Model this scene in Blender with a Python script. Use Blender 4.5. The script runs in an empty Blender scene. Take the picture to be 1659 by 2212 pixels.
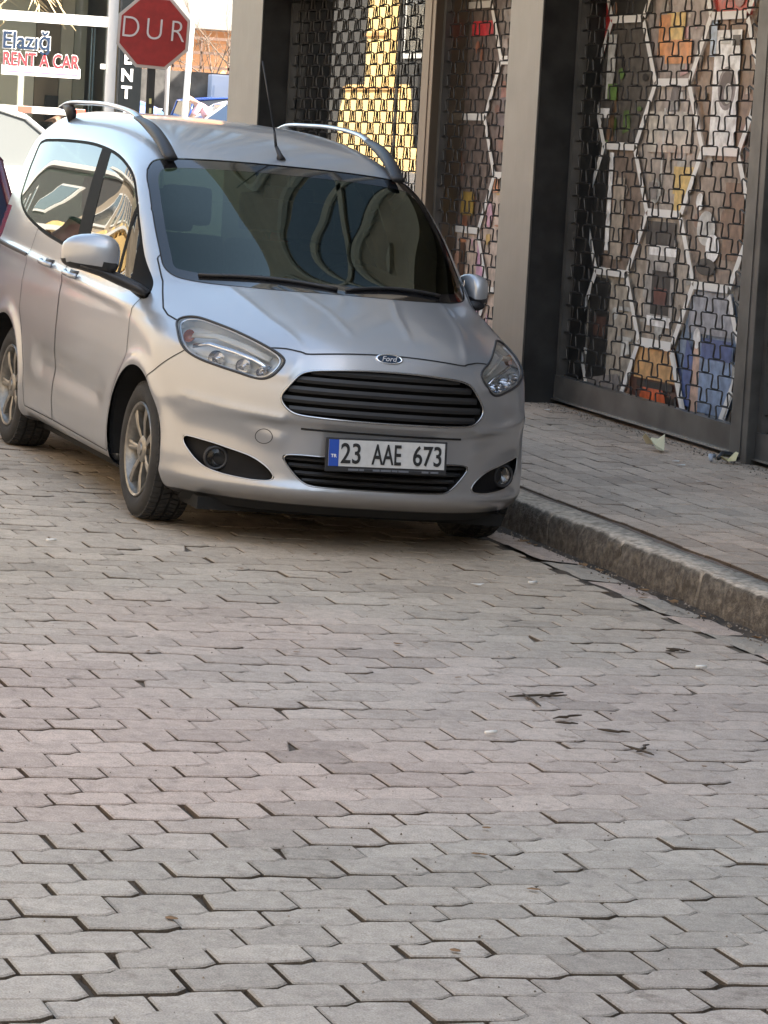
import bpy, bmesh, math, random
import numpy as np
from mathutils import Vector, Matrix
random.seed(7); rng = np.random.default_rng(7)
C = bpy.context.scene.collection
scene = bpy.context.scene
# ---------------------------------------------------------------- camera
cam_d = bpy.data.cameras.new('camera'); cam = bpy.data.objects.new('camera', cam_d); C.objects.link(cam); scene.camera = cam
cam_d.sensor_fit = 'HORIZONTAL'; cam_d.sensor_width = 36; cam_d.lens = 36*6864.36/1659; cam_d.clip_end = 3000; cam_d.clip_start = .1
_cr=Vector((0.939594,-0.337698,0.055886)); _cu=Vector((-0.014668,0.123398,0.992249)); _cf=Vector((0.341977,0.933131,-0.110990))
cam.matrix_world = Matrix(((_cr.x,_cu.x,-_cf.x,-4.55857),(_cr.y,_cu.y,-_cf.y,-13.37688),(_cr.z,_cu.z,-_cf.z,1.66705),(0,0,0,1)))
scene.render.resolution_x = 768; scene.render.resolution_y = 1024
# ---------------------------------------------------------------- sky, sun, exposure
SUN_EL = math.radians(40); SUN_AZ = math.radians(128)      # azimuth clockwise from +Y
w = bpy.data.worlds.new('World'); scene.world = w; w.use_nodes = True
nt = w.node_tree; nt.nodes.clear()
sky = nt.nodes.new('ShaderNodeTexSky'); sky.sky_type = 'NISHITA'; sky.sun_disc = False; sky.sun_elevation = SUN_EL; sky.sun_rotation = SUN_AZ
sky.dust_density = 2.0; sky.air_density = 1.0; sky.ozone_density = 1.0
bg = nt.nodes.new('ShaderNodeBackground'); bg.inputs[1].default_value = .15
wo = nt.nodes.new('ShaderNodeOutputWorld'); wb = nt.nodes.new('ShaderNodeMix'); wb.data_type='RGBA'; wb.blend_type='MULTIPLY'; wb.inputs['Factor'].default_value=1; wb.inputs['B'].default_value=(1.10,1.0,.83,1)   # camera white balance for open shade
nt.links.new(sky.outputs[0], wb.inputs['A']); nt.links.new(wb.outputs['Result'], bg.inputs[0]); nt.links.new(bg.outputs[0], wo.inputs[0])
sd = bpy.data.lights.new('sun', 'SUN'); sd.energy = 4.0; sd.angle = math.radians(.5); sd.color = (1, .93, .82)
sun = bpy.data.objects.new('sun', sd); C.objects.link(sun)
_d = Vector((math.sin(SUN_AZ)*math.cos(SUN_EL), math.cos(SUN_AZ)*math.cos(SUN_EL), math.sin(SUN_EL)))
sun.rotation_euler = _d.to_track_quat('Z', 'Y').to_euler()
scene.view_settings.view_transform = 'Standard'; scene.view_settings.look = 'None'; scene.view_settings.gamma = 1; scene.view_settings.use_curve_mapping = False
scene.view_settings.exposure = 2.45

# ---------------------------------------------------------------- helpers
MCAR = Matrix(((0.999183,0.000000,0.040415,0.000000),(0.001087,0.999638,-0.026879,0.000000),(-0.040401,0.026901,0.998821,0.000000),(0.000000,0.000000,0.000000,1.000000)))                       # lean of the road (and of what stands on it) against the vertical
def link(o, parent=None):
    C.objects.link(o)
    if parent is not None: o.parent = parent
    return o
def mesh_obj(name, verts, faces, mat, parent=None, smooth=False, matidx=None, normals=None):
    me = bpy.data.meshes.new(name); me.from_pydata([tuple(map(float, v)) for v in verts], [], [tuple(int(i) for i in f) for f in faces])
    mats = mat if isinstance(mat, (list, tuple)) else [mat]
    for m in mats: me.materials.append(m)
    if matidx is not None: me.polygons.foreach_set('material_index', np.asarray(matidx, np.int32))
    if smooth: me.polygons.foreach_set('use_smooth', np.ones(len(me.polygons), bool))
    me.update()
    if normals is not None: me.normals_split_custom_set_from_vertices([tuple(map(float, n)) for n in normals])
    elif smooth == 'auto': me.set_sharp_from_angle(angle=math.radians(35))
    return link(bpy.data.objects.new(name, me), parent)
def tag(o, label=None, cat=None, group=None, kind=None):
    if label: o['label'] = label
    if cat: o['category'] = cat
    if group: o['group'] = group
    if kind: o['kind'] = kind
    return o
def empty(name, loc=(0,0,0), rotz=0, label=None, cat=None, group=None, mat=None):
    o = bpy.data.objects.new(name, None); o.empty_display_size = .2; C.objects.link(o)
    if mat is not None: o.matrix_world = Matrix.Translation(Vector(loc)) @ mat.to_4x4() @ Matrix.Rotation(rotz, 4, 'Z')
    else: o.location = loc; o.rotation_euler = (0, 0, rotz)
    return tag(o, label, cat, group)
def struct(o): o['kind'] = 'structure'; return o
class MB:
    def __init__(s): s.v = []; s.f = []; s.mi = []
    def add(s, vs, fs, m=0):
        b = len(s.v); s.v += [tuple(map(float, p)) for p in vs]; s.f += [tuple(int(i)+b for i in f) for f in fs]; s.mi += [m]*len(fs); return s
    def box(s, x0, x1, y0, y1, z0, z1, m=0, M=None, bev=0):
        if bev > 0:
            bm = bmesh.new(); r = bmesh.ops.create_cube(bm, size=1)
            for v in bm.verts: v.co = ((x0+x1)/2+v.co.x*(x1-x0), (y0+y1)/2+v.co.y*(y1-y0), (z0+z1)/2+v.co.z*(z1-z0))
            bmesh.ops.bevel(bm, geom=bm.edges[:], offset=bev, segments=2, affect='EDGES', profile=.7)
            return s.bm(bm, m, M)
        P = [(x0,y0,z0),(x1,y0,z0),(x1,y1,z0),(x0,y1,z0),(x0,y0,z1),(x1,y0,z1),(x1,y1,z1),(x0,y1,z1)]
        if M is not None: P = [M @ Vector(p) for p in P]
        return s.add(P, [(3,2,1,0),(4,5,6,7),(0,1,5,4),(1,2,6,5),(2,3,7,6),(3,0,4,7)], m)
    def bm(s, bm, m=0, M=None):
        bm.verts.ensure_lookup_table(); bm.verts.index_update()
        P = [(M @ v.co) if M is not None else v.co for v in bm.verts]
        s.add(P, [[v.index for v in f.verts] for f in bm.faces], m); bm.free(); return s
    def tube(s, P, r, n=8, closed=False, m=0, caps=True, up=None):
        P = [Vector(p) for p in P]; N = len(P); rs = r if hasattr(r, '__len__') else [r]*N; vs = []; prev = None
        for i, p in enumerate(P):
            a = P[(i-1) % N] if closed or i > 0 else p; b = P[(i+1) % N] if closed or i < N-1 else p
            t = (b-a).normalized() if (b-a).length > 1e-9 else Vector((0,0,1))
            if prev is None: u = t.orthogonal().normalized() if up is None else (Vector(up)-t*Vector(up).dot(t)).normalized()
            else: u = prev-t*prev.dot(t); u = u.normalized() if u.length > 1e-6 else t.orthogonal().normalized()
            prev = u; v = t.cross(u); rr = rs[i]; ru, rv = rr if hasattr(rr, '__len__') else (rr, rr)
            for k in range(n):
                a_ = 2*math.pi*k/n; vs.append(p+u*math.cos(a_)*ru+v*math.sin(a_)*rv)
        fs = []
        for i in range(N if closed else N-1):
            j = (i+1) % N
            for k in range(n): fs.append((i*n+k, i*n+(k+1) % n, j*n+(k+1) % n, j*n+k))
        if not closed and caps: fs.append(tuple(range(n-1,-1,-1))); fs.append(tuple((N-1)*n+k for k in range(n)))
        return s.add(vs, fs, m)
    def lathe(s, prof, n=32, axis='z', M=None, m=0):
        """prof: list of (r, h); revolved about the axis"""
        vs = []; fs = []
        for (r, h) in prof:
            for k in range(n):
                a = 2*math.pi*k/n; c, d = r*math.cos(a), r*math.sin(a)
                p = (c, d, h) if axis == 'z' else ((h, c, d) if axis == 'x' else (d, h, c)); vs.append(M @ Vector(p) if M is not None else p)
        for i in range(len(prof)-1):
            for k in range(n): fs.append((i*n+k, i*n+(k+1) % n, (i+1)*n+(k+1) % n, (i+1)*n+k))
        return s.add(vs, fs, m)
    def prism(s, P, d, m=0, M=None):
        """polygon in xz extruded along y from 0 to d"""
        n = len(P); vs = [(x, 0, z) for x, z in P]+[(x, d, z) for x, z in P]
        if M is not None: vs = [M @ Vector(v) for v in vs]
        return s.add(vs, [tuple(range(n)), tuple(range(2*n-1, n-1, -1))]+[(i, i+n, (i+1) % n+n, (i+1) % n) for i in range(n)], m)
    def build(s, name, mat, parent=None, smooth=False):
        return mesh_obj(name, s.v, s.f, mat, parent, smooth, s.mi if isinstance(mat, (list, tuple)) else None)
_mats = {}
def mat(name, col, rough=.6, metal=0, spec=.5, coat=0, noise=0, nscale=20, bump=0, bscale=200, emit=None, alpha=None, col2=None, detail=6, coords='Object'):
    if name in _mats: return _mats[name]
    m = bpy.data.materials.new(name); m.use_nodes = True; nt = m.node_tree; b = nt.nodes['Principled BSDF']
    b.inputs['Base Color'].default_value = (*col, 1); b.inputs['Roughness'].default_value = rough; b.inputs['Metallic'].default_value = metal
    b.inputs['Specular IOR Level'].default_value = spec; b.inputs['Coat Weight'].default_value = coat; b.inputs['Coat Roughness'].default_value = .04
    if emit: b.inputs['Emission Color'].default_value = (*emit[:3], 1); b.inputs['Emission Strength'].default_value = emit[3]
    if noise or bump:
        tc = nt.nodes.new('ShaderNodeTexCoord')
        if noise:
            n1 = nt.nodes.new('ShaderNodeTexNoise'); n1.inputs['Scale'].default_value = nscale; n1.inputs['Detail'].default_value = detail; nt.links.new(tc.outputs[coords], n1.inputs[0])
            mx = nt.nodes.new('ShaderNodeMix'); mx.data_type = 'RGBA'
            c2 = col2 or tuple(c*(1-noise) for c in col); c1 = col if col2 else tuple(min(1, c*(1+noise)) for c in col)
            mx.inputs['A'].default_value = (*c1, 1); mx.inputs['B'].default_value = (*c2, 1)
            rp = nt.nodes.new('ShaderNodeMapRange'); rp.inputs[1].default_value = .35; rp.inputs[2].default_value = .65; nt.links.new(n1.outputs[0], rp.inputs[0])
            nt.links.new(rp.outputs[0], mx.inputs['Factor']); nt.links.new(mx.outputs['Result'], b.inputs['Base Color'])
        if bump:
            n2 = nt.nodes.new('ShaderNodeTexNoise'); n2.inputs['Scale'].default_value = bscale; n2.inputs['Detail'].default_value = 4; nt.links.new(tc.outputs[coords], n2.inputs[0])
            bp = nt.nodes.new('ShaderNodeBump'); bp.inputs['Strength'].default_value = bump; bp.inputs['Distance'].default_value = .01
            nt.links.new(n2.outputs[0], bp.inputs['Height']); nt.links.new(bp.outputs[0], b.inputs['Normal'])
    _mats[name] = m; return m
def glass(name, tint=(.6,.7,.62), rough=.0, ior=1.5, refl=(1,1,1), boost=1.0):
    m = bpy.data.materials.new(name); m.use_nodes = True; nt = m.node_tree; nt.nodes.clear()
    t = nt.nodes.new('ShaderNodeBsdfTransparent'); t.inputs[0].default_value = (*tint, 1)
    g = nt.nodes.new('ShaderNodeBsdfGlossy'); g.inputs[0].default_value = (*refl, 1); g.inputs['Roughness'].default_value = rough
    fr = nt.nodes.new('ShaderNodeFresnel'); fr.inputs[0].default_value = ior
    mu = nt.nodes.new('ShaderNodeMath'); mu.operation = 'MULTIPLY'; mu.inputs[1].default_value = boost; mu.use_clamp = True; nt.links.new(fr.outputs[0], mu.inputs[0])
    mx = nt.nodes.new('ShaderNodeMixShader'); nt.links.new(mu.outputs[0], mx.inputs[0]); nt.links.new(t.outputs[0], mx.inputs[1]); nt.links.new(g.outputs[0], mx.inputs[2])
    o = nt.nodes.new('ShaderNodeOutputMaterial'); nt.links.new(mx.outputs[0], o.inputs[0]); return m
def text_obj(name, s, size, mat_, parent=None, ext=.002, xs=1.0, shear=0, M=None, align='CENTER', space=1.0, offset=0.0):
    cu = bpy.data.curves.new(name, 'FONT'); cu.body = s; cu.size = size; cu.extrude = ext; cu.align_x = align; cu.align_y = 'CENTER'; cu.space_character = space; cu.shear = shear; cu.offset = offset
    ob = bpy.data.objects.new(name, cu); C.objects.link(ob); dg = bpy.context.evaluated_depsgraph_get(); dg.update()
    me = bpy.data.meshes.new_from_object(ob.evaluated_get(dg)); me.name = name; bpy.data.objects.remove(ob); bpy.data.curves.remove(cu)
    me.transform(Matrix.Diagonal((xs, 1, 1, 1)))
    if M is not None: me.transform(M)
    me.materials.clear(); me.materials.append(mat_)
    return link(bpy.data.objects.new(name, me), parent)
def copy_tree(o, parent=None):
    c = o.copy(); C.objects.link(c)
    if parent is not None: c.parent = parent; c.matrix_parent_inverse = o.matrix_parent_inverse.copy()
    for ch in list(o.children): copy_tree(ch, c)
    return c
# text frames: map font xy -> surface
def face_minus_y(x, y, z, rz=0): return Matrix.Translation((x,y,z)) @ Matrix.Rotation(rz,4,'Z') @ Matrix.Rotation(math.pi/2,4,'X')
SATIN=mat('satin_silver',(.55,.56,.57),rough=.28,metal=1,coat=.3)

# ---------------------------------------------------------------- van body field (car frame: x right, y back, z up)
def catmull(P, n=8, closed=True):
    P = np.asarray(P, float); N = len(P); out = []
    rng = range(N) if closed else range(N-1)
    for i in rng:
        if closed: p0,p1,p2,p3 = P[i-1],P[i],P[(i+1)%N],P[(i+2)%N]
        else: p0,p1,p2,p3 = P[max(i-1,0)],P[i],P[i+1],P[min(i+2,N-1)]
        # centripetal
        d1=max(np.linalg.norm(p1-p0),1e-6)**.5; d2=max(np.linalg.norm(p2-p1),1e-6)**.5; d3=max(np.linalg.norm(p3-p2),1e-6)**.5
        m1=(p1-p0)/d1-(p2-p0)/(d1+d2)+(p2-p1)/d2 if i>0 or closed else (p2-p1)/d2
        m2=(p2-p1)/d2-(p3-p1)/(d2+d3)+(p3-p2)/d3 if i<N-2 or closed else (p2-p1)/d2
        m1=m1*d2; m2=m2*d2
        for k in range(n):
            t=k/n; out.append((2*t**3-3*t**2+1)*p1+(t**3-2*t**2+t)*m1+(-2*t**3+3*t**2)*p2+(t**3-t**2)*m2)
    if not closed: out.append(P[-1])
    return np.array(out)
def poly_sdf(U, V, P):
    """signed distance (neg inside) of points to closed polygon"""
    shp=U.shape; U=U.ravel(); V=V.ravel(); best=np.full(U.shape,1e9); ins=np.zeros(U.shape,bool)
    A=P; B=np.roll(P,-1,0)
    for (ax,ay),(bx,by) in zip(A,B):
        dx,dy=bx-ax,by-ay; L=dx*dx+dy*dy+1e-12
        t=np.clip(((U-ax)*dx+(V-ay)*dy)/L,0,1)
        best=np.minimum(best,(U-ax-t*dx)**2+(V-ay-t*dy)**2)
        c=(ay>V)!=(by>V)
        if dy!=0: ins^= c&(U<(bx-ax)*(V-ay)/dy+ax)
    d=np.sqrt(best); return np.where(ins,-d,d).reshape(shp)
PROF=[(-.70,.185),(-.755,.205),(-.805,.232),(-.826,.262),(-.812,.295),(-.81,.40),(-.817,.50),(-.826,.535),(-.848,.562),(-.850,.62),(-.842,.70),(-.815,.79),(-.785,.84),(-.742,.876),(-.66,.918),(-.50,.972),(-.32,1.020),(-.16,1.058),(-.07,1.082),(.05,1.135),(.45,1.345),(.80,1.530),(.90,1.580),(1.1,1.650),(1.4,1.705),(1.8,1.738),(2.3,1.748),(2.8,1.738),(3.1,1.708),(3.22,1.635),(3.27,1.5),(3.31,1.15),(3.32,.95),(3.35,.85),(3.37,.6),(3.35,.35),(3.25,.22),(3.0,.19),(1.5,.18),(0,.18)]
_g=dict()
def _build_sdf():
    P=catmull(PROF,6); h=.01
    ys=np.arange(-1.3,3.9,h); zs=np.arange(-.2,2.1,h)
    Y,Z=np.meshgrid(ys,zs,indexing='ij'); _g['S']=poly_sdf(Y,Z,P); _g['h']=h; _g['y0']=-1.3; _g['z0']=-.2
def S2(y,z):
    if 'S' not in _g: _build_sdf()
    S=_g['S']; h=_g['h']; a=(y-_g['y0'])/h; b=(z-_g['z0'])/h
    a=np.clip(a,0,S.shape[0]-2.001); b=np.clip(b,0,S.shape[1]-2.001); i=a.astype(int); j=b.astype(int); a=a-i; b=b-j
    return (S[i,j]*(1-a)+S[i+1,j]*a)*(1-b)+(S[i,j+1]*(1-a)+S[i+1,j+1]*a)*b
def tab(v,t):
    t=np.array(t); return np.interp(v,t[:,0],t[:,1])
def sst(a,b,v):
    t=np.clip((v-a)/(b-a),0,1); return t*t*(3-2*t)
def segd(u,v,P):
    best=np.full(np.shape(u),1e9)
    for (ax,ay),(bx,by) in zip(P[:-1],P[1:]):
        dx,dy=bx-ax,by-ay; t=np.clip(((u-ax)*dx+(v-ay)*dy)/(dx*dx+dy*dy),0,1)
        best=np.minimum(best,np.hypot(u-ax-t*dx,v-ay-t*dy))
    return best
WT=[(.15,.83),(.22,.850),(.35,.866),(.5,.872),(.7,.876),(.86,.874),(.93,.864),(1.0,.846),(1.1,.822),(1.25,.782),(1.4,.737),(1.52,.697),(1.6,.668),(1.7,.628),(1.8,.57)]
KT=[(0,.48),(.35,.50),(.5,.56),(.7,.60),(.88,.62),(.95,.55),(1.0,.48),(1.08,.40),(1.3,.20),(1.55,.07),(2,.05)]
def smax(a,b,k):
    h=np.clip(k-np.abs(a-b),0,None)/k; return np.maximum(a,b)+h*h*k*.25
def F(x,y,z):
    ax=np.sqrt(x*x+1e-6)
    fr=1-sst(1.3,2.2,y); rr=sst(2.2,3.0,y)
    yy=y-tab(z,KT)*(ax/.88)**3*fr+.10*(ax/.85)**3*rr
    c=tab(y,[(-.8,.02),(-.5,.045),(0,.05),(.8,.03),(1.2,.035),(2,.035),(3.2,.04)])
    zz=z+c*(ax/.7)**2*sst(.7,.95,z)
    f1=S2(yy,zz)
    w=tab(z,WT)-.045*np.clip((y-2.5)/.8,0,None)**2-.02*sst(.5,-.6,y)*sst(.95,.8,z)
    w=w-.05*sst(1.0,-.3,y)*sst(.93,1.05,z)*sst(1.5,1.2,z)
    f2=(ax-w)*.95
    k=.10+.08*sst(1.45,1.65,z)+.06*sst(-.2,-.6,y)
    f=smax(f1,f2,k)
    side=sst(.6,.75,ax)
    # arch flares
    for yc in (0.,2.489):
        d=np.hypot(y-yc,z-.315)
        f=f-.014*np.exp(-((d-.375)/.035)**2)*side*sst(.1,.2,z)
    # shoulder line, lower scallop
    zl=.90+.035*np.clip(y,0,3)
    f=f-.010*np.exp(-((z-zl)/.022)**2)*side*sst(-.1,.4,y)*(1-sst(3.0,3.3,y))
    f=f+.012*np.exp(-((z-(.47+.02*y))/.06)**2)*side*sst(.45,.7,y)*(1-sst(1.7,1.95,y))
    # hood ridges (u=ax, v=y)
    hood=sst(.80,.90,z)*(1-sst(-.05,.05,y))
    f=f-.0050*np.exp(-(segd(ax,y,[(.37,-.74),(.45,-.42),(.50,-.05)])/.015)**2)*hood
    f=f-.0046*np.exp(-(segd(ax,y,[(.13,-.66),(.16,-.40),(.23,-.12)])/.012)**2)*hood*sst(-.72,-.60,y)*sst(-.1,-.2,y)
    # lip around headlamp
    f=f-.008*np.exp(-(segd(ax,z,[(.40,.80),(.44,.735),(.52,.745),(.68,.775),(.80,.80)])/.014)**2)*sst(.1,-.1,y)
    # bumper crease above plate, swelling over fog lamps
    f=f-.012*np.exp(-(segd(ax,z,[(.45,.555),(.62,.575),(.78,.60)])/.017)**2)*sst(.0,-.2,y)
    f=f-.012*np.exp(-(segd(ax,z,[(.45,.47),(.6,.52),(.75,.53)])/.035)**2)*sst(.0,-.2,y)
    return f
def gradF(P,h=2e-3):
    x,y,z=P[:,0],P[:,1],P[:,2]
    g=np.stack([F(x+h,y,z)-F(x-h,y,z),F(x,y+h,z)-F(x,y-h,z),F(x,y,z+h)-F(x,y,z-h)],1)/(2*h)
    return g
def project(P,it=3):
    for _ in range(it):
        g=gradF(P); f=F(P[:,0],P[:,1],P[:,2]); P=P-g*(f/((g*g).sum(1)+1e-9))[:,None]
    return P

# ---------------------------------------------------------------- ground (laid in the leaning road frame, then set upright)
def car2w(P): return [tuple(MCAR @ Vector(p)) for p in P]
def SW(x, y): return .15+.02*(x-1.12)                       # pavement height above the road plane
def zroad(x, y):                                            # world height of the road plane
    n = MCAR.to_3x3() @ Vector((0,0,1)); return -(n.x*x+n.y*y)/n.z
def zpave(x, y): return zroad(x, y)+SW(x, y)
def vnoise(x, y, s, seed=0):
    x=np.asarray(x)*s; y=np.asarray(y)*s; xi=np.floor(x).astype(int); yi=np.floor(y).astype(int); fx=x-xi; fy=y-yi; fx=fx*fx*(3-2*fx); fy=fy*fy*(3-2*fy)
    def h(a,b): n=np.sin(a*127.1+b*311.7+seed*74.7)*43758.5453; return n-np.floor(n)
    return (h(xi,yi)*(1-fx)+h(xi+1,yi)*fx)*(1-fy)+(h(xi,yi+1)*(1-fx)+h(xi+1,yi+1)*fx)*fy
def paver_mat(name, sand=False):
    m = bpy.data.materials.new(name); m.use_nodes=True; nt=m.node_tree; b=nt.nodes['Principled BSDF']; b.inputs['Roughness'].default_value=.85; b.inputs['Specular IOR Level'].default_value=.3
    at=nt.nodes.new('ShaderNodeAttribute'); at.attribute_name='tint'
    tc=nt.nodes.new('ShaderNodeTexCoord')
    n1=nt.nodes.new('ShaderNodeTexNoise'); n1.inputs['Scale'].default_value=230; n1.inputs['Detail'].default_value=5; nt.links.new(tc.outputs['Object'],n1.inputs[0])
    n2=nt.nodes.new('ShaderNodeTexNoise'); n2.inputs['Scale'].default_value=22; n2.inputs['Detail'].default_value=7; n2.inputs['Roughness'].default_value=.7; nt.links.new(tc.outputs['Object'],n2.inputs[0])
    r1=nt.nodes.new('ShaderNodeMapRange'); r1.inputs[1].default_value=.3; r1.inputs[2].default_value=.7; r1.inputs[3].default_value=.70; r1.inputs[4].default_value=1.24; nt.links.new(n1.outputs[0],r1.inputs[0])
    r2=nt.nodes.new('ShaderNodeMapRange'); r2.inputs[1].default_value=.3; r2.inputs[2].default_value=.7; r2.inputs[3].default_value=.78; r2.inputs[4].default_value=1.12; nt.links.new(n2.outputs[0],r2.inputs[0])
    mu=nt.nodes.new('ShaderNodeMath'); mu.operation='MULTIPLY'; nt.links.new(r1.outputs[0],mu.inputs[0]); nt.links.new(r2.outputs[0],mu.inputs[1])
    vm=nt.nodes.new('ShaderNodeVectorMath'); vm.operation='SCALE'; nt.links.new(at.outputs['Color'],vm.inputs[0]); nt.links.new(mu.outputs[0],vm.inputs['Scale'])
    # scattered small stains and grit
    v_=nt.nodes.new('ShaderNodeTexNoise'); v_.inputs['Scale'].default_value=9; v_.inputs['Detail'].default_value=12; v_.inputs['Roughness'].default_value=.75; nt.links.new(tc.outputs['Object'],v_.inputs[0])
    vr=nt.nodes.new('ShaderNodeMapRange'); vr.inputs[1].default_value=.56; vr.inputs[2].default_value=.68; vr.inputs[3].default_value=0; vr.inputs[4].default_value=.55; nt.links.new(v_.outputs[0],vr.inputs[0])
    mg=nt.nodes.new('ShaderNodeMix'); mg.data_type='RGBA'; mg.inputs['B'].default_value=(.10,.078,.058,1); nt.links.new(vr.outputs[0],mg.inputs['Factor']); nt.links.new(vm.outputs[0],mg.inputs['A'])
    nt.links.new(mg.outputs['Result'],b.inputs['Base Color'])
    ad=nt.nodes.new('ShaderNodeMath'); ad.operation='ADD'; nt.links.new(n1.outputs[0],ad.inputs[0]); nt.links.new(n2.outputs[0],ad.inputs[1])
    bp=nt.nodes.new('ShaderNodeBump'); bp.inputs['Strength'].default_value=.55; bp.inputs['Distance'].default_value=.006; nt.links.new(ad.outputs[0],bp.inputs['Height']); nt.links.new(bp.outputs[0],b.inputs['Normal'])
    return m
PAV=paver_mat('paver_concrete')
def set_tint(o, cols):
    me=o.data; a=me.color_attributes.new('tint','FLOAT_COLOR','CORNER'); idx=np.empty(len(me.loops),np.int32); tot=np.array([p.loop_total for p in me.polygons]); 
    c=np.repeat(np.asarray(cols,np.float32),tot,axis=0); a.data.foreach_set('color',np.c_[c,np.ones(len(c),np.float32)].ravel())
def pavers(name, x0, x1, y0, y1, zf, colf, L=.23, W=.15, drift=.034, rot=False, gapf=None, seed=3, jit=1.0, clip=None, chips=.022):
    """interlocking pavers with a step in their long edges, running bond"""
    R_=np.random.default_rng(seed); V=[];Fc=[];T=[]
    def edge(x, j):
        ph=(j%2)*.5; t=(x/L-ph)-.77; k=np.floor(t); f=t-k; st=np.clip((f-.0)/.22,0,1); st=st*st*(3-2*st)
        wob=.010*math.sin(x*1.7+.3*j)+.006*math.sin(x*5.1+1.1*j)
        return j*W+drift*(k+st)+wob
    j0=int((y0-max(drift/L*x0,drift/L*x1))/W)-2; j1=int((y1-min(drift/L*x0,drift/L*x1))/W)+3
    for j in range(j0,j1):
        k0=int(x0/L)-2; k1=int(x1/L)+2
        for k in range(k0,k1):
            xa=(k+(j%2)*.5)*L; xb=xa+L; cx=(xa+xb)/2; cy=(edge(cx,j)+edge(cx,j+1))/2
            if cx<x0-.05 or cx>x1+.05 or cy<y0 or cy>y1: continue
            g=(gapf(cx,cy,R_) if gapf else .004)*.5
            ga,gb,gc,gd=[g*R_.uniform(.4,1.6) for _ in range(4)]
            xs=np.linspace(max(xa+ga,x0-.0),min(xb-gb,x1),8)
            if xs[-1]-xs[0]<.03: continue
            lo=[(x,edge(x,j)+gc+R_.normal(0,.0013)) for x in xs]; hi=[(x,edge(x,j+1)-gd+R_.normal(0,.0013)) for x in xs[::-1]]
            P=np.array(lo+hi); 
            if R_.random()<chips:
                q=R_.choice([0,7,8,15]); c0=P.mean(0); rad=R_.uniform(.015,.07); ctr=P[q].copy()
                for i in range(16):
                    d=np.hypot(*(P[i]-ctr))
                    if d<rad: P[i]=P[i]+(c0-P[i])/np.hypot(*(c0-P[i]))*(rad-d)*.55
            if P[8:,1].min()<P[:8,1].min(): continue
            cen=P.mean(0); tx,ty=R_.normal(0,.010*jit,2); dz=R_.normal(0,.0016*jit)
            def zz(p): return zf(p[0],p[1])+dz+(p[0]-cen[0])*tx+(p[1]-cen[1])*ty
            d=cen-P; ln=np.hypot(d[:,0],d[:,1])[:,None]; In=P+d/ln*.0055
            b=len(V); z_o=-.0035
            for p in In: V.append((p[0],p[1],zz(p)))
            for p in P: V.append((p[0],p[1],zz(p)+z_o))
            for p in P: V.append((p[0],p[1],zz(p)-.035))
            Fc.append(tuple(b+i for i in range(16)))
            for i in range(16):
                i2=(i+1)%16; Fc.append((b+16+i,b+16+i2,b+i2,b+i)); Fc.append((b+32+i,b+32+i2,b+16+i2,b+16+i))
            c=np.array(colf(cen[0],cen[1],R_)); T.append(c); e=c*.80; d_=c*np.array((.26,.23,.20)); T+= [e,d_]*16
    if rot: V=[(x_,y_,z_) for (y_,x_,z_) in V]; Fc=[f[::-1] for f in Fc]
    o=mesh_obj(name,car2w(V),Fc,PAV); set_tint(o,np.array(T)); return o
def road_z(x,y): return 0.0+.006*(vnoise(x,y,.9,3)-.5)+.010*(vnoise(x,y,.35,5)-.5)
def road_col(x,y,R_):
    pink=np.array((.50,.405,.345)); cool=np.array((.455,.41,.352)); beige=np.array((.49,.395,.295))
    n=vnoise(x,y,.8,1); a=np.clip((n-.35)*2.5,0,1); c=cool*(1-a)+pink*a
    near=np.clip((-6.6-y)/.9,0,1); c=c*(1-near*.6)+np.array((.415,.378,.335))*near*.6
    far=np.clip((y+3.6+.3*math.sin(x*2))/2.2,0,1)*.75; c=c*(1-far)+beige*far
    d=vnoise(x,y,.45,8); c=c*(1.0-.16*np.clip((.5-d)*3,0,1))
    e=np.clip((vnoise(x,y,2.6,17)-.62)*4,0,1); c=c*(1-.15*e); return c*R_.uniform(.88,1.09)
def road_gap(x,y,R_):
    left=1-sst(-3.3,-1.0,x+.25*(y+5)); near=1-sst(-7.1,-5.6,y)
    return .0046+.0050*max(left,near*.8)*R_.uniform(.3,1.7)+(.012 if R_.random()<.03 else 0)
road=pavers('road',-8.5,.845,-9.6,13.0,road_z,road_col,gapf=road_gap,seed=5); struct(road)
# bed of sand and soil between the pavers
def sheet(name,x0,x1,y0,y1,st,zf,colf,m=None):
    xs=np.arange(x0,x1+st*.5,st); ys=np.arange(y0,y1+st*.5,st); X,Y=np.meshgrid(xs,ys,indexing='ij'); Z=zf(X,Y); nx,ny=X.shape
    V=np.stack([X,Y,Z],-1).reshape(-1,3); I=np.arange(nx*ny).reshape(nx,ny)
    Fq=np.stack([I[:-1,:-1],I[1:,:-1],I[1:,1:],I[:-1,1:]],-1).reshape(-1,4)
    o=mesh_obj(name,car2w(V),Fq,m or PAV)
    if m is None:
        cx=(X[:-1,:-1]+X[1:,1:])/2; cy=(Y[:-1,:-1]+Y[1:,1:])/2; set_tint(o,colf(cx.ravel(),cy.ravel()))
    return struct(o)
def bed_z(X,Y):
    left=1-sst(-3.6,-1.2,X+.25*(Y+5)); near=1-sst(-7.4,-6.2,Y); n=vnoise(X,Y,9,2)*.6+vnoise(X,Y,2.3,4)*.4
    deep=np.clip(np.maximum(left*.8,near),0,1)
    return road_z(X,Y)-.0072-.020*deep*np.clip(n-.25,0,1)*1.6-.003*n
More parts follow.
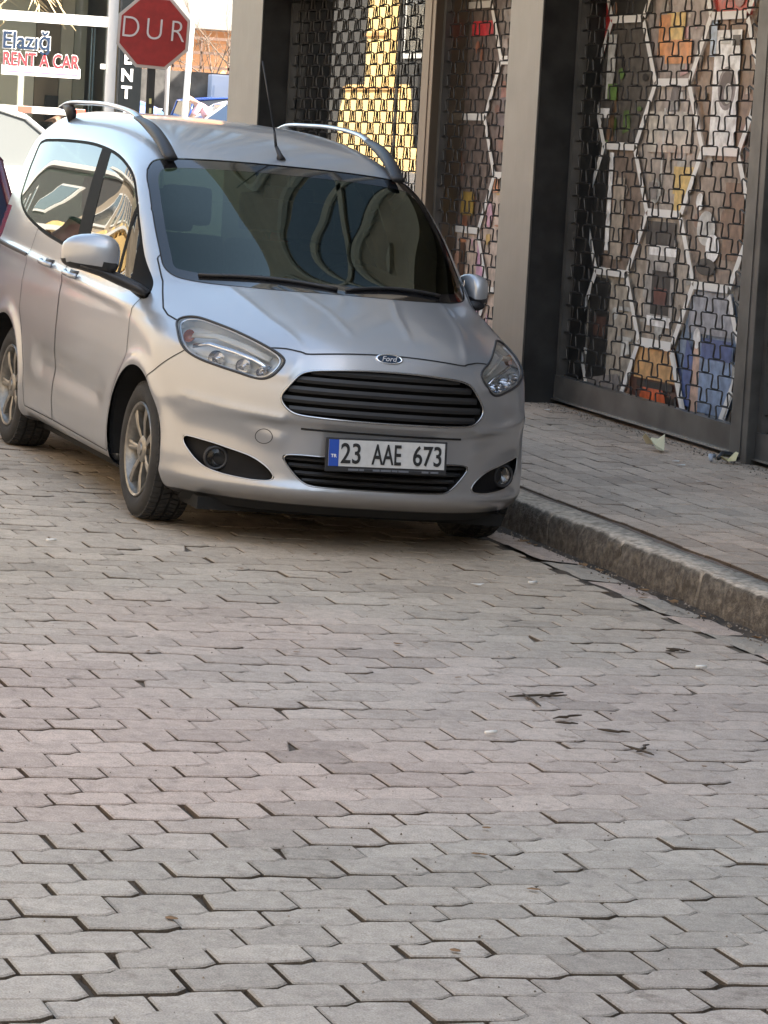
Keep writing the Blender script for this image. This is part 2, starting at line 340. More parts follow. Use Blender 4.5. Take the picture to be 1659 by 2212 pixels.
def bed_c(x,y):
    n=vnoise(x,y,6,7)[:,None]; left=(1-sst(-3.6,-1.2,x+.25*(y+5)))[:,None]; near=(1-sst(-7.2,-6.0,y))[:,None]; d=np.clip(np.maximum(left,near),0,1)
    sand=np.array((.12,.096,.072)); soil=np.array((.055,.043,.032)); c=sand*(1-d)+soil*d; return c*(.75+.5*n)
sheet('road_bed',-8.5,.87,-9.6,13.0,.05,bed_z,bed_c)
# gutter of larger worn slabs
R5=np.random.default_rng(12); V=[];Fc=[];T=[]
y=-9.6
while y<13:
    ln=R5.uniform(.36,.50); x0,x1=.872+R5.normal(0,.012),1.075; tl=R5.normal(0,.012); dz=R5.normal(-.006,.003)
    nx_,ny_=6,8; b=len(V)
    for i in range(nx_):
        for k in range(ny_):
            x=x0+(x1-x0)*i/(nx_-1); yy=y+.006+(ln-.012)*k/(ny_-1); e=min(i,nx_-1-i,k,ny_-1-k)
            if e==0: x+=R5.normal(0,.004); yy+=R5.normal(0,.004)
            V.append((x,yy,dz+(x-.98)*(-.05+tl)-(.008 if e==0 else 0)+R5.normal(0,.0012)))
    for i in range(nx_-1):
        for k in range(ny_-1): a=b+i*ny_+k; Fc.append((a,a+ny_,a+ny_+1,a+1))
    base=np.array((.46,.36,.29)) if R5.random()<.5 else np.array((.42,.36,.29)); base=base*R5.uniform(.85,1.08); T+=[base]*((nx_-1)*(ny_-1)); y+=ln
gut=mesh_obj('gutter',car2w(V),Fc,PAV); set_tint(gut,np.array(T)); struct(gut)
sheet('gutter_bed',.79,1.16,-9.6,13,.018,lambda X,Y:-.024+.010*vnoise(X,Y,7,3)+.022*np.clip(vnoise(X,Y,2.1,9)-.50,0,1)*2*np.exp(-((X-.865)/.03)**2)+.016*np.exp(-((X-1.10)/.03)**2),lambda x,y:np.tile(np.array((.060,.046,.034)),(len(x),1))*(.5+.9*vnoise(x,y,14,1)[:,None]))
# kerb stones
KM=mat('kerb_concrete',(.46,.385,.30),rough=.9,noise=.35,nscale=30,bump=1.0,bscale=110,detail=10)
def kerb_mat():
    m=KM; nt=m.node_tree; b=nt.nodes['Principled BSDF']; 
    src=b.inputs['Base Color'].links[0].from_socket; tc=nt.nodes.new('ShaderNodeTexCoord'); sx=nt.nodes.new('ShaderNodeNewGeometry')
    # grime splashed on the street face only (a stain with its own ragged top edge)
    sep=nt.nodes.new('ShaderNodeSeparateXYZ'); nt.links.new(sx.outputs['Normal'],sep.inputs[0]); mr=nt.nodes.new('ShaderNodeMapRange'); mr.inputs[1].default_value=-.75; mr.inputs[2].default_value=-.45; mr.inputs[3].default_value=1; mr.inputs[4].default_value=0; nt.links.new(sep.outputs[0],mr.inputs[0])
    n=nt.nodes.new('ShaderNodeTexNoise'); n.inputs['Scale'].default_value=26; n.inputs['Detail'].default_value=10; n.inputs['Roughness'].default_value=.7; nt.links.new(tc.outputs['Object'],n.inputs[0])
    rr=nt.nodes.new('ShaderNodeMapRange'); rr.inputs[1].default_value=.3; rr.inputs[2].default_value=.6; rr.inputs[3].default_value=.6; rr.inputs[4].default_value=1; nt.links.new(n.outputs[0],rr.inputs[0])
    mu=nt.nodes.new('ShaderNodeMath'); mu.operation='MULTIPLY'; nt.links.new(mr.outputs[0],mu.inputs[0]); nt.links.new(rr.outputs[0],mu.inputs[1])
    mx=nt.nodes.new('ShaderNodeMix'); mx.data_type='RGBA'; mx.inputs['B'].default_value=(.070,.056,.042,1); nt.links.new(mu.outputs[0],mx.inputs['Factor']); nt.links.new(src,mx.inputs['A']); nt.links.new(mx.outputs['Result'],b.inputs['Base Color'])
kerb_mat()
V=[];Fc=[]; y=-9.7
while y<11.6:
    ln=.80; b=len(V); off=R5.normal(0,.006); n_=44
    prof=[(1.10,-.06),(1.102,.03),(1.104,.085),(1.108,.130),(1.122,.1485),(1.17,.1515),(1.265,.154),(1.27,.10)]
    for i in range(n_):
        yy=y+.004+(ln-.008)*i/(n_-1)
        for q,(x,z) in enumerate(prof):
            e=.006 if i in (0,n_-1) and q>0 else 0
            rg=.012*(float(vnoise(yy,q*.7,11,4))-.5)+.010*(float(vnoise(yy,q,29,6))-.5)+.006*(float(vnoise(yy,q*3,60,8))-.5); V.append((x+off+e*.7+(rg if 0<q<6 else 0),yy,z-e-(abs(rg)*1.1 if 2<q<6 else 0)+.01*(float(vnoise(yy,q,3,14))-.5)*(q>2)))
    m_=len(prof)
    for i in range(n_-1):
        for q in range(m_-1): a=b+i*m_+q; Fc.append((a,a+1,a+m_+1,a+m_))
    Fc.append(tuple(b+q for q in range(m_))[::-1]); Fc.append(tuple(b+(n_-1)*m_+q for q in range(m_))); y+=ln
struct(mesh_obj('kerb',car2w(V),[f[::-1] for f in Fc],KM,smooth=True))
def pave_col(x,y,R_):   # called in swapped axes (x along the street)
    a=np.clip((vnoise(x,y,1.1,21)-.3)*2,0,1); c=np.array((.52,.385,.285))*a+np.array((.47,.375,.29))*(1-a)
    d=np.clip((vnoise(x,y,.9,31)-.55)*4,0,1); c=c*(1-.22*d); return c*R_.uniform(.82,1.12)
def pave_gap(x,y,R_): return .0085+(.009 if R_.random()<.12 else 0)
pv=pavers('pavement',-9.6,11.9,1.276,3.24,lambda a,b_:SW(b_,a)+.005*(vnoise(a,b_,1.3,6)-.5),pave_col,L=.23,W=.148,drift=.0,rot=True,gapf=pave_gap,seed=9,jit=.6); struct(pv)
sheet('pavement_bed',1.24,3.7,-9.6,12.0,.06,lambda X,Y:.02*(X-1.12)+.15-.010-.008*vnoise(X,Y,8,3)+.005*(vnoise(X,Y,1.3,6)-.5),lambda x,y:np.tile(np.array((.17,.13,.10)),(len(x),1))*(.7+.5*vnoise(x,y,5,1)[:,None]))
# asphalt of the cross street and everything beyond
ASP=mat('asphalt',(.16,.155,.15),rough=.9,noise=.15,nscale=3,bump=.5,bscale=120)
mb=MB(); mb.add(car2w([(-400,-400,-.06),(500,-400,-.06),(500,700,-.06),(-400,700,-.06)]),[(0,1,2,3)]); struct(mb.build('ground',ASP))
mb=MB(); mb.add(car2w([(-60,13.0,-.004),(.86,13.0,-.004),(.86,11.7,-.004),(70,11.7,-.004),(70,24,-.004),(-60,24,-.004)]),[(0,1,2,3,4,5)]); struct(mb.build('cross_street',ASP))

# ---------------------------------------------------------------- the shop building on the right
STEEL=mat('brushed_steel',(.26,.25,.235),rough=.42,metal=.85)
def brush(m):
    nt=m.node_tree; b=nt.nodes['Principled BSDF']; tc=nt.nodes.new('ShaderNodeTexCoord'); mp=nt.nodes.new('ShaderNodeMapping'); mp.inputs['Scale'].default_value=(220,220,3); nt.links.new(tc.outputs['Object'],mp.inputs[0])
    n=nt.nodes.new('ShaderNodeTexNoise'); n.inputs['Scale'].default_value=1; n.inputs['Detail'].default_value=5; nt.links.new(mp.outputs[0],n.inputs[0]); r=nt.nodes.new('ShaderNodeMapRange'); r.inputs[3].default_value=.3; r.inputs[4].default_value=.55; nt.links.new(n.outputs[0],r.inputs[0]); nt.links.new(r.outputs[0],b.inputs['Roughness'])
    n2=nt.nodes.new('ShaderNodeTexNoise'); n2.inputs['Scale'].default_value=3; n2.inputs['Detail'].default_value=5; nt.links.new(tc.outputs['Object'],n2.inputs[0]); mx=nt.nodes.new('ShaderNodeMix'); mx.data_type='RGBA'; mx.inputs['A'].default_value=(.27,.262,.248,1); mx.inputs['B'].default_value=(.19,.183,.172,1); nt.links.new(n2.outputs[0],mx.inputs['Factor']); nt.links.new(mx.outputs['Result'],b.inputs['Base Color'])
brush(STEEL)
DKM=mat('dark_anodised_frame',(.035,.034,.033),rough=.45,metal=.4,noise=.3,nscale=6); FRM=mat('grey_door_frame',(.10,.098,.094),rough=.4,metal=.5,noise=.25,nscale=5)
WIRE=mat('grille_bar',(.045,.042,.039),rough=.5,metal=.6); CONC=mat('building_render',(.34,.31,.26),rough=.9,noise=.12,nscale=2,bump=.3,bscale=40); BLKV=mat('dark_interior',(.012,.012,.012),rough=.9)
WINGL=glass('shop_glass',(.55,.57,.56),boost=2.2,rough=.01)
def win_mat(): return mat('window_glass',(.03,.035,.04),rough=.06,spec=.8,coat=.6)
zb=lambda y:zpave(3.2,y)
shop=empty('shop_building',(3.6,3,zpave(3.6,3)),label='shop building with shuttered ground floor behind the silver van, filling the right of the view',cat='building')
sl=Vector((3.6,3,zpave(3.6,3)))
def sp(mb,name,m,smooth=False):
    o=mb.build(name,m,None,smooth); o.data.transform(Matrix.Translation(-sl)); o.parent=shop; return o
mb=MB(); mb.box(2.3,16,-26,11.5,3.35,10.5); 
mb.box(3.62,3.9,-26,11.45,-.9,3.35); mb.box(3.62,16,11.30,11.5,-.9,3.35); mb.box(15.8,16,-26,11.3,-.9,3.35); mb.box(3.9,15.8,-26,-25.8,-.9,3.35)
sp(mb,'wall',CONC)
for i in range(4):
    for k in range(2):
        mb=MB(); y=-22+i*3.8; z=4.4+k*3; mb.box(2.285,2.35,y,y+1.6,z,z+1.5); f=sp(mb,'window',mat('window_frame_white',(.6,.6,.58),rough=.5)); q=MB(); q.box(2.275,2.286,y+.08,y+1.52,z+.08,z+1.42); g_=q.build('pane',win_mat()); g_.data.transform(Matrix.Translation(-sl)); g_.parent=f
mb=MB(); mb.box(3.02,3.6,-26,11.4,2.86,3.34); sp(mb,'lintel',DKM)
ARM=mat('pale_moulding',(.42,.41,.36),rough=.8)  # arched windows added out of view to put arcs in the windscreen reflection
for i in range(11):
    y=-5.5+i*1.75; mb=MB(); R0=.62; P=[(2.25,y+R0,4.0),(2.25,y+R0,7.6)]+[(2.25,y+R0*math.cos(a),7.6+R0*1.5*math.sin(a)) for a in np.linspace(0,math.pi,15)[1:-1]]+[(2.25,y-R0,7.6),(2.25,y-R0,4.0)]
    mb.tube(P,.05,6); f=sp(mb,'arch_moulding',ARM); q=MB(); q.box(2.27,2.299,y-.5,y+.5,4.0,7.7); sp(q,'window',win_mat())
    q=MB(); q.box(2.24,2.269,y-.5,y+.5,5.3,5.42); q.box(2.24,2.269,y-.04,y+.04,4.0,7.7); sp(q,'glazing_bar',ARM)
# clad pillars
def pillar(y0,y1,x0=3.0,x1=3.22,label=''):
    p=empty('clad_pillar',(x0,(y0+y1)/2,zpave(x0,y0)),label=label,cat='pillar'); o=Vector((x0,(y0+y1)/2,zpave(x0,y0)))
    m=MB(); m.box(x0,x0+.006,y0,y1,zpave(x0,y0)-.05,2.86); a=m.build('steel_cladding',STEEL); a.data.transform(Matrix.Translation(-o)); a.parent=p
    m=MB(); m.box(x0+.006,3.62,y0+.004,y1-.004,zpave(x0,y0)-.1,2.859); a=m.build('pillar_core',DKM); a.data.transform(Matrix.Translation(-o)); a.parent=p
    m=MB(); m.box(x0-.004,x0,y0-.006,y0+.006,zpave(x0,y0)-.05,2.858); a=m.build('edge_strip',DKM); a.data.transform(Matrix.Translation(-o)); a.parent=p
    return p
pillar(4.90,5.44,label='brushed steel pillar between the two shuttered bays, right of the van')
pb=pillar(10.63,11.46,label='pale steel corner pillar at the far end of the shopfront')
# roller grille
def wave(y0,y1,z,flip,per=.27,a=.0395):
    pts=[]; n=int((y1-y0)/per)+2
    for k in range(-1,n):
        b=y0+k*per+(per/2 if flip else 0)
        for t,h in ((.008,a),(.192,a),(.202,a*.86),(.203,a*.6),(.190,-a*.6),(.189,-a*.86),(.197,-a),(.273,-a),(.281,-a*.86),(.280,-a*.6),(.269,a*.6),(.270,a*.86)):
            y=b+t
            if y0+.01<y<y1-.01: pts.append((y,z+h))
    return [(y0,pts[0][1])]+pts+[(y1,pts[-1][1])] if len(pts)>1 else []
def grille(name,x,y0,y1,ztop,label,group='roller grilles of the shopfront',pitch=.0845,guide=.045):
    z0=zb(y0)
    o=Vector((x,y0,z0)); g=empty(name,o,label=label,cat='shutter',group=None)
    mb=MB(); z=ztop; i=0
    zlow=lambda y:zb(y)+.17
    while z>zlow(y0)+.02:
        w=wave(y0+.02,y1-.02,z,i%2==1)
        w=[(y,zz) for y,zz in w if zz>zlow(y)-.03]
        if len(w)>1:
            P=[(x-o.x,y-o.y,zz-o.z) for y,zz in w]; mb.tube(P,[(.0056,.0036)]*len(P),4,caps=False)
        z-=pitch; i+=1
    mb.build('grille_curtain',WIRE,g)
    mb=MB()
    P=[(x-.03,y0,zb(y0)+.035),(x+.03,y0,zb(y0)+.035),(x+.03,y1,zb(y1)+.035),(x-.03,y1,zb(y1)+.035)]; Q=[(a,b,c+.145) for a,b,c in P]
    mb.add([tuple(Vector(p)-o) for p in P+Q],[(0,1,2,3),(7,6,5,4),(0,4,5,1),(1,5,6,2),(2,6,7,3),(3,7,4,0)]); mb.build('bottom_rail',FRM,g)
    mb=MB(); P=[(x-.045,y0,zb(y0)+.028),(x+.03,y0,zb(y0)+.028),(x+.03,y1,zb(y1)+.028),(x-.045,y1,zb(y1)+.028)]; Q=[(a,b,c+.008) for a,b,c in P]
    mb.add([tuple(Vector(p)-o) for p in P+Q],[(0,1,2,3),(7,6,5,4),(0,4,5,1),(1,5,6,2),(2,6,7,3),(3,7,4,0)]); mb.build('sill_strip',SATIN,g)
    for ya,yb in ((y0,y0+guide),(y1-guide,y1)):
        mb=MB(); mb.box(x-.022-o.x,x+.035-o.x,ya-o.y,yb-o.y,.17,ztop+.02-o.z); mb.build('guide_rail',FRM,g)
    return g
grille('roller_grille',3.25,2.285,4.895,2.97,'roller grille with wavy bars over hexagon posters, right of the steel pillar')
grille('roller_grille',3.25,-1.2,2.07,2.97,'roller grille at the right edge of the photo past the dark door post')
grille('roller_grille',3.25,5.445,7.235,2.80,'roller grille over pink and brown posters, just left of the steel pillar')
grille('roller_grille',3.25,7.46,10.62,2.80,'roller grille over dark glass with a golden reflection, beside the far corner pillar')
for y0,y1,lb,M2 in ((2.072,2.283,'dark grey door post between the two right roller grilles',FRM),(7.237,7.458,'brown metal post between the two roller grilles behind the van roof',mat('bronze_frame',(.16,.13,.10),rough=.35,metal=.7)),(-1.45,-1.203,'dark grey post outside the right edge of the shopfront',FRM)):
    mb=MB(); mb.box(3.17,3.6,y0,y1,zb(y0)-.05,2.859,bev=.006); mb.box(3.165,3.171,y0+.07,y1-.07,zb(y0)+.02,2.85); tag(mb.build('door_post',M2),lb,'post')
# remaining front towards the street end (outside the frame)
mb=MB(); mb.box(3.2,3.4,-26,-1.452,-1.5,2.859); sp(mb,'shuttered_front',FRM)
# poster walls
PR=np.random.default_rng(4)
PC={}
def pcm(c):
    k=tuple(round(v,2) for v in c)
    if k not in PC: PC[k]=mat('print_%d_%d_%d'%tuple(int(v*100) for v in k),k,rough=.35,coat=.15,noise=.30,nscale=16,detail=9)
    return PC[k]
def poster(x,y0,y1,z0f,z1,hexes,margin,seed,name,label):
    """printed board facing the street. u = -y (left to right as seen), v = z"""
    layers={}
    def sh(pts,c,l):
        layers.setdefault(tuple(round(v,2) for v in c),MB()).add([(-.0006*l,-(u),v) for u,v in pts],[tuple(range(len(pts)))[::1]])
    def clipp(poly,clip):
        out=poly
        for (ax,ay),(bx,by) in zip(clip,clip[1:]+clip[:1]):
            inp=out; out=[]
            for i in range(len(inp)):
                p,q=inp[i-1],inp[i]; sp_=(bx-ax)*(p[1]-ay)-(by-ay)*(p[0]-ax); sq=(bx-ax)*(q[1]-ay)-(by-ay)*(q[0]-ax)
                if (sp_>=0)!=(sq>=0): t=sp_/(sp_-sq); out.append((p[0]+(q[0]-p[0])*t,p[1]+(q[1]-p[1])*t))
                if sq>=0: out.append(q)
            if len(out)<3: return []
        return out
    zlo=z0f(y0)
    page=[(-y1,z0f(y1)),(-y0,z0f(y0)),(-y0,z1),(-y1,z1)]
    sh(page,margin,0)
    li=[1]
    for (cy,cz,bgc,pal,shapes) in [tuple(h)+([],)*(5-len(h)) for h in hexes]:
        H=[(-cy+.475*math.cos(math.radians(60*k)),cz+.445*math.sin(math.radians(60*k))*.985) for k in range(6)]
        hc=clipp(H,page)
        if not hc: continue
        sh(hc,bgc,1)
        lay=2
        for _ in range(18):
            c=pal[PR.integers(len(pal))]; uu=-cy+PR.uniform(-.42,.42); vv=cz+PR.uniform(-.38,.38); w_,h_=PR.uniform(.012,.10)*PR.uniform(.4,1),PR.uniform(.012,.12)*PR.uniform(.4,1); k_=[.55,.8,1.0,1.2][PR.integers(4)]; c=[min(1,max(.012,a*k_)) for a in c]
            if PR.random()<.5: P=[(uu-w_,vv-h_),(uu+w_,vv-h_*PR.uniform(.6,1)),(uu+w_*PR.uniform(.5,1),vv+h_),(uu-w_,vv+h_*PR.uniform(.7,1))]
            else: P=[(uu+w_*math.cos(a),vv+h_*math.sin(a)) for a in np.linspace(0,2*math.pi,9)[:-1]]
            P=clipp(P,hc)
            if len(P)>2: sh(P,c,lay)
            lay+=1
        for s in shapes:
            kind,c=s[0],s[1]
            if kind=='r': a,b,w_,h_=s[2:6]; P=[(-cy+a-w_,cz+b-h_),(-cy+a+w_,cz+b-h_),(-cy+a+w_,cz+b+h_),(-cy+a-w_,cz+b+h_)]
            elif kind=='e': a,b,w_,h_=s[2:6]; P=[(-cy+a+w_*math.cos(t),cz+b+h_*math.sin(t)) for t in np.linspace(0,2*math.pi,21)[:-1]]
            else: P=[(-cy+a,cz+b) for a,b in s[2]]
            P=clipp(P,hc)
            if len(P)>2: sh(P,c,lay)
            lay+=1
        li[0]=max(li[0],lay)
    # white honeycomb lines
    WL=(.80,.79,.77); seen=set()
    for (cy,cz,*_) in hexes:
        H=[(-cy+.475*math.cos(math.radians(60*k)),cz+.445*math.sin(math.radians(60*k))*.985) for k in range(6)]
        for (a,b),(c_,d) in zip(H,H[1:]+H[:1]):
            key=(round((a+c_)/2,1),round((b+d)/2,1)) if False else (int(round((a+c_)*5)),int(round((b+d)*5)))
            if key in seen: continue
            seen.add(key); dx,dy=c_-a,d-b; L=math.hypot(dx,dy); nx,ny=-dy/L*.023,dx/L*.023; ex,ey=-dx/L*.012,-dy/L*.012
            P=clipp([(a-nx-ex,b-ny-ey),(c_-nx+ex,d-ny+ey),(c_+nx+ex,d+ny+ey),(a+nx-ex,b+ny-ey)][::1],page)
            if len(P)>2: sh(P,WL,li[0]+1+len(seen)*.4)
    allm=MB(); mats_=[]
    for i,(c,m_) in enumerate(layers.items()): allm.add(m_.v,m_.f,i); mats_.append(mat('print_white_line',c,rough=.35,coat=.15) if c==tuple(WL) else pcm(c))
    o=mesh_obj(name,[(v[0]+0,v[1],v[2]) for v in allm.v],[f for f in allm.f],mats_,None,False,allm.mi); o.location=(x,0,0)
    return tag(o,label,'poster')
def HX(i,k): return 4.53-.7125*i, 2.19-.77*k+.385*(i%2)
GR=(.25,.23,.22);BR=(.20,.12,.08);BG=(.42,.36,.30);WH=(.82,.80,.78);BK=(.03,.03,.03);OR=(.62,.25,.08);YE=(.65,.45,.15);RD=(.45,.03,.03);BL=(.22,.30,.45);DB=(.08,.12,.28);PK=(.6,.35,.35);LG=(.5,.5,.48);GN=(.12,.2,.06)
HL=[]
def H(i,k,bg,pal,sh=()): y,z=HX(i,k); HL.append((y,z,bg,pal,list(sh)))
H(-1,0,RD,[RD,BK]);H(-1,1,BK,[BK,GR,BK]);H(-1,2,BK,[BK,RD]);H(-1,3,BK,[BG,BK])
H(0,-1,BK,[GR,BR,BK]);H(0,0,(.10,.09,.08),[GR,GN,BR,BK],[('r',LG,-.22,.1,.06,.2),('r',GN,-.18,-.05,.07,.05),('r',WH,-.28,-.18,.08,.03),('p',RD,[(-.5,.0),(-.36,.36),(-.34,.45),(-.5,.45)])])
H(0,1,(.22,.17,.14),[BR,BG,GR,BG],[('r',BK,-.30,0,.12,.36),('r',WH,-.12,.05,.03,.3),('r',BG,.02,-.05,.08,.25)])
H(0,2,(.32,.31,.30),[BG,LG,GR],[('r',(.55,.60,.64),-.02,.05,.36,.30),('r',BK,-.05,.0,.13,.1),('r',BK,-.02,.19,.10,.04),('r',WH,.26,.10,.07,.18)])
y_,z_=4.53,.65
HL[:]=[h for h in HL if not(abs(h[0]-y_)<.1 and abs(h[1]-z_)<.1)]
HL.append((4.53,.65,(.38,.34,.29),[BG,BG,LG],[('r',BK,-.18,.03,.14,.32),('r',(.10,.06,.05),-.15,.05,.09,.06),('r',LG,.22,.18,.10,.012),('r',LG,.24,0,.10,.012),('p',GR,[(-.3,-.36),(.25,-.36),(.18,-.22),(-.3,-.28)])]))
HL.append((4.53,1.42,(.22,.17,.14),[BR,BG,GR,BG],[('r',BK,-.33,.02,.13,.36),('r',WH,-.14,.0,.035,.3),('r',(.55,.60,.64),-.10,-.36,.34,.12),('r',BK,-.13,-.32,.09,.03)])) if not any(abs(h[1]-1.42)<.02 and abs(h[0]-4.53)<.02 for h in HL) else None
HL.append((3.8175,2.575,(.30,.25,.23),[GR,BG,PK],[('r',YE,-.03,-.06,.13,.09),('r',OR,-.18,-.1,.08,.12),('r',OR,.03,-.2,.18,.07)]))
HL.append((3.8175,1.805,(.38,.33,.29),[BG,LG,GR],[('r',(.52,.48,.42),-.02,.1,.3,.12),('r',LG,-.10,-.02,.012,.26),('r',YE,.22,-.18,.14,.08),('r',YE,.16,-.30,.05,.1),('r',GR,-.2,-.25,.06,.05)]))
HL.append((3.8175,1.035,(.36,.31,.26),[BG,GR,LG],[('r',(.35,.33,.31),-.02,-.02,.2,.26),('r',BK,0,-.08,.13,.13),('r',(.12,.04,.03),0,-.1,.09,.05),('r',WH,.0,.17,.19,.03),('r',BK,-.05,.27,.2,.07),('r',WH,-.0,-.25,.17,.03)]))
HL.append((3.8175,.265,(.10,.05,.035),[BR,BK],[('r',(.55,.32,.14),-.0,.27,.3,.1),('e',(.60,.13,.05),-.02,.03,.19,.13),('r',BK,0,.14,.25,.02)]))
HL.append((3.105,2.95,(.5,.08,.06),[RD,PK]))
HL.append((3.105,2.18,(.24,.16,.11),[BR,BG,BR],[('r',WH,-.02,-.05,.17,.36),('e',(.25,.22,.22),0,-.02,.115,.125),('e',(.10,.08,.08),0,-.02,.09,.10),('e',LG,.02,-.05,.05,.06),('r',BK,.09,.25,.05,.03),('r',(.4,.5,.62),-.21,.28,.04,.12),('r',LG,-.06,.25,.07,.02)]))
HL.append((3.105,1.41,(.28,.22,.18),[BR,GR,BR,LG],[('e',LG,-.15,-.05,.12,.1),('e',WH,-.05,-.16,.09,.08),('e',BK,-.12,-.27,.13,.05),('r',BR,.2,.0,.12,.22),('e',WH,-.25,.1,.05,.05)]))
HL.append((3.105,.625,(.20,.26,.36),[BL,DB,LG],[('r',(.33,.34,.38),.0,.25,.3,.12),('r',BL,.05,-.12,.26,.2),('p',(.55,.38,.3),[(-.22,-.4),(-.10,-.4),(-.12,.06),(-.2,.06)]),('e',WH,-.17,.1,.05,.06),('r',DB,.1,.05,.2,.06),('p',DB,[(-.35,-.3),(-.22,-.3),(-.2,-.0),(-.3,.1)])]))
HL.append((3.105,-.15,RD,[RD,(.4,.1,.08)])); HL.append((4.53,-.12,RD,[RD,BR]))
for k,(bgc,pal) in enumerate((((.22,.15,.11),[BR,BG]),((.2,.17,.15),[GR,BR,BK]),((.22,.21,.2),[GR,LG,BK]),((.55,.53,.5),[WH,LG,WH]))): HL.append((2.3925,2.575-.77*k,bgc,pal))
poster(3.42,2.24,4.96,lambda y:zb(y)+.10,3.0,HL,(.33,.30,.25),3,'poster_board','honeycomb poster of household goods behind the roller grille right of the steel pillar')
HR=[]
for i in range(5):
    for k in range(5): HR.append((1.675-.7125*i,2.19-.77*k+.385*(i%2)+.385*1,[(.2,.18,.17),(.35,.33,.31),(.06,.06,.06),(.5,.5,.5),(.3,.2,.15)][(i*3+k)%5],[GR,LG,BK,WH,BR]))
poster(3.42,-1.2,2.09,lambda y:zb(y)+.10,3.0,HR,(.33,.30,.25),3,'poster_board','honeycomb poster of grey and white goods at the right edge of the photo')
HP=[]
WM=[(.55,.47,.42),(.62,.38,.28),(.5,.22,.12),(.7,.62,.6),(.6,.35,.45),(.2,.12,.07),(.45,.3,.1)]
for i in range(4):
    for k in range(5):
        up=k<2; pal=[(.18,.12,.10),(.10,.07,.06),(.22,.17,.15),(.3,.12,.08)] if up else WM
        HP.append((7.05-.7125*i,2.35-.77*k+.385*(i%2),(.14,.11,.10) if up else (.5,.4,.34),pal,[('r',(.3,.2,.05),.0,-.2,.12,.08)] if k==1 else ([('r',(.5,.03,.04),.1,.22,.2,.05)] if k==0 else [('r',(.12,.07,.05),-.05,0,.05,.3),('r',(.6,.35,.5),.3,.05,.06,.3)])))
poster(3.42,5.44,7.30,lambda y:zb(y)+.10,2.86,HP,(.30,.26,.22),3,'poster_board','honeycomb poster in pink, orange and brown behind the grille left of the steel pillar')
# dark glazed bay with a room behind
bay=empty('shop_window',(3.45,9,zb(9)),label='dark shop window behind the left roller grille, mirroring a sunlit golden wall',cat='window'); bo=Vector((3.45,9,zb(9)))
m=MB(); m.box(3.29,3.30,7.46,10.62,zb(8)+.15,2.86); a=m.build('pane',WINGL); a.data.transform(Matrix.Translation(-bo)); a.parent=bay
m=MB(); m.box(3.61,3.618,7.46,10.62,zb(8),2.86); a=m.build('back_panel',mat('dark_goods',(.02,.018,.018),rough=.8,noise=.9,nscale=5,col2=(.07,.05,.045))); a.data.transform(Matrix.Translation(-bo)); a.parent=bay
m=MB()
for y in (8.27,): m.box(3.286,3.34,y-.025,y+.025,zb(8)+.15,2.86)
a=m.build('window_frame',DKM); a.data.transform(Matrix.Translation(-bo)); a.parent=bay

# ---------------------------------------------------------------- van: mesh from the field
def surface_nets(h):
    xs=np.arange(-.99,.99+h,h); ys=np.arange(-.93,3.48,h); zs=np.arange(.10,1.80,h)
    V=np.empty((len(xs),len(ys),len(zs)),np.float32); nx=len(xs)
    Y,Z=np.meshgrid(ys,zs,indexing='ij')
    for i in range((nx+1)//2):
        v=F(np.full(Y.shape,xs[i]),Y,Z); V[i]=v; V[nx-1-i]=v
    xs=(xs-xs[::-1])/2
    S=V<0
    c=np.zeros(tuple(n-1 for n in V.shape),np.int8)
    for a in (0,1):
        for b in (0,1):
            for d in (0,1): c+=S[a:V.shape[0]-1+a,b:V.shape[1]-1+b,d:V.shape[2]-1+d]
    act=(c>0)&(c<8); idx=np.full(act.shape,-1,np.int32); I=np.argwhere(act); idx[act]=np.arange(len(I))
    P=np.zeros((len(I),3)); cnt=np.zeros(len(I))
    G=[xs,ys,zs]
    for ax in range(3):
        for a in (0,1):
            for b in (0,1):
                o0=[0,0,0]; oth=[k for k in range(3) if k!=ax]; o0[oth[0]]=a; o0[oth[1]]=b; o1=list(o0); o1[ax]=1
                q0=I+o0; q1=I+o1; v0=V[tuple(q0.T)]; v1=V[tuple(q1.T)]; m=(v0<0)!=(v1<0)
                t=np.where(m,v0/(v0-v1+1e-12),0)
                for k in range(3):
                    g=G[k]; p=g[q0[:,k]]+(t*h if k==ax else 0); P[m,k]+=p[m]
                cnt[m]+=1
    P/=cnt[:,None]
    faces=[]
    for ax in range(3):
        u,v=[k for k in range(3) if k!=ax]
        sl0=[slice(None)]*3; sl1=[slice(None)]*3; sl0[ax]=slice(0,-1); sl1[ax]=slice(1,None)
        A=S[tuple(sl0)]; B=S[tuple(sl1)]; E=np.argwhere(A!=B); E=E[(E[:,u]>0)&(E[:,v]>0)&(E[:,u]<V.shape[u]-1)&(E[:,v]<V.shape[v]-1)]
        def cell(du,dv):
            q=E.copy(); q[:,u]+=du; q[:,v]+=dv; return idx[tuple(q.T)]
        q=np.stack([cell(-1,-1),cell(0,-1),cell(0,0),cell(-1,0)],1)
        fl=A[tuple(E.T)]
        if ax==1: fl=~fl
        q[~fl]=q[~fl][:,::-1]; faces.append(q)
    return P,np.concatenate(faces)
VP,VF=surface_nets(.0125)
# relax tangentially, then settle on the field
_e=np.concatenate([VF[:,[0,1]],VF[:,[1,2]],VF[:,[2,3]],VF[:,[3,0]]])
for _ in range(2):
    s=np.zeros_like(VP); n=np.zeros(len(VP)); np.add.at(s,_e[:,0],VP[_e[:,1]]); np.add.at(n,_e[:,0],1); np.add.at(s,_e[:,1],VP[_e[:,0]]); np.add.at(n,_e[:,1],1)
    VP=project(VP*.5+.5*s/n[:,None],1)
VP=project(VP,2)
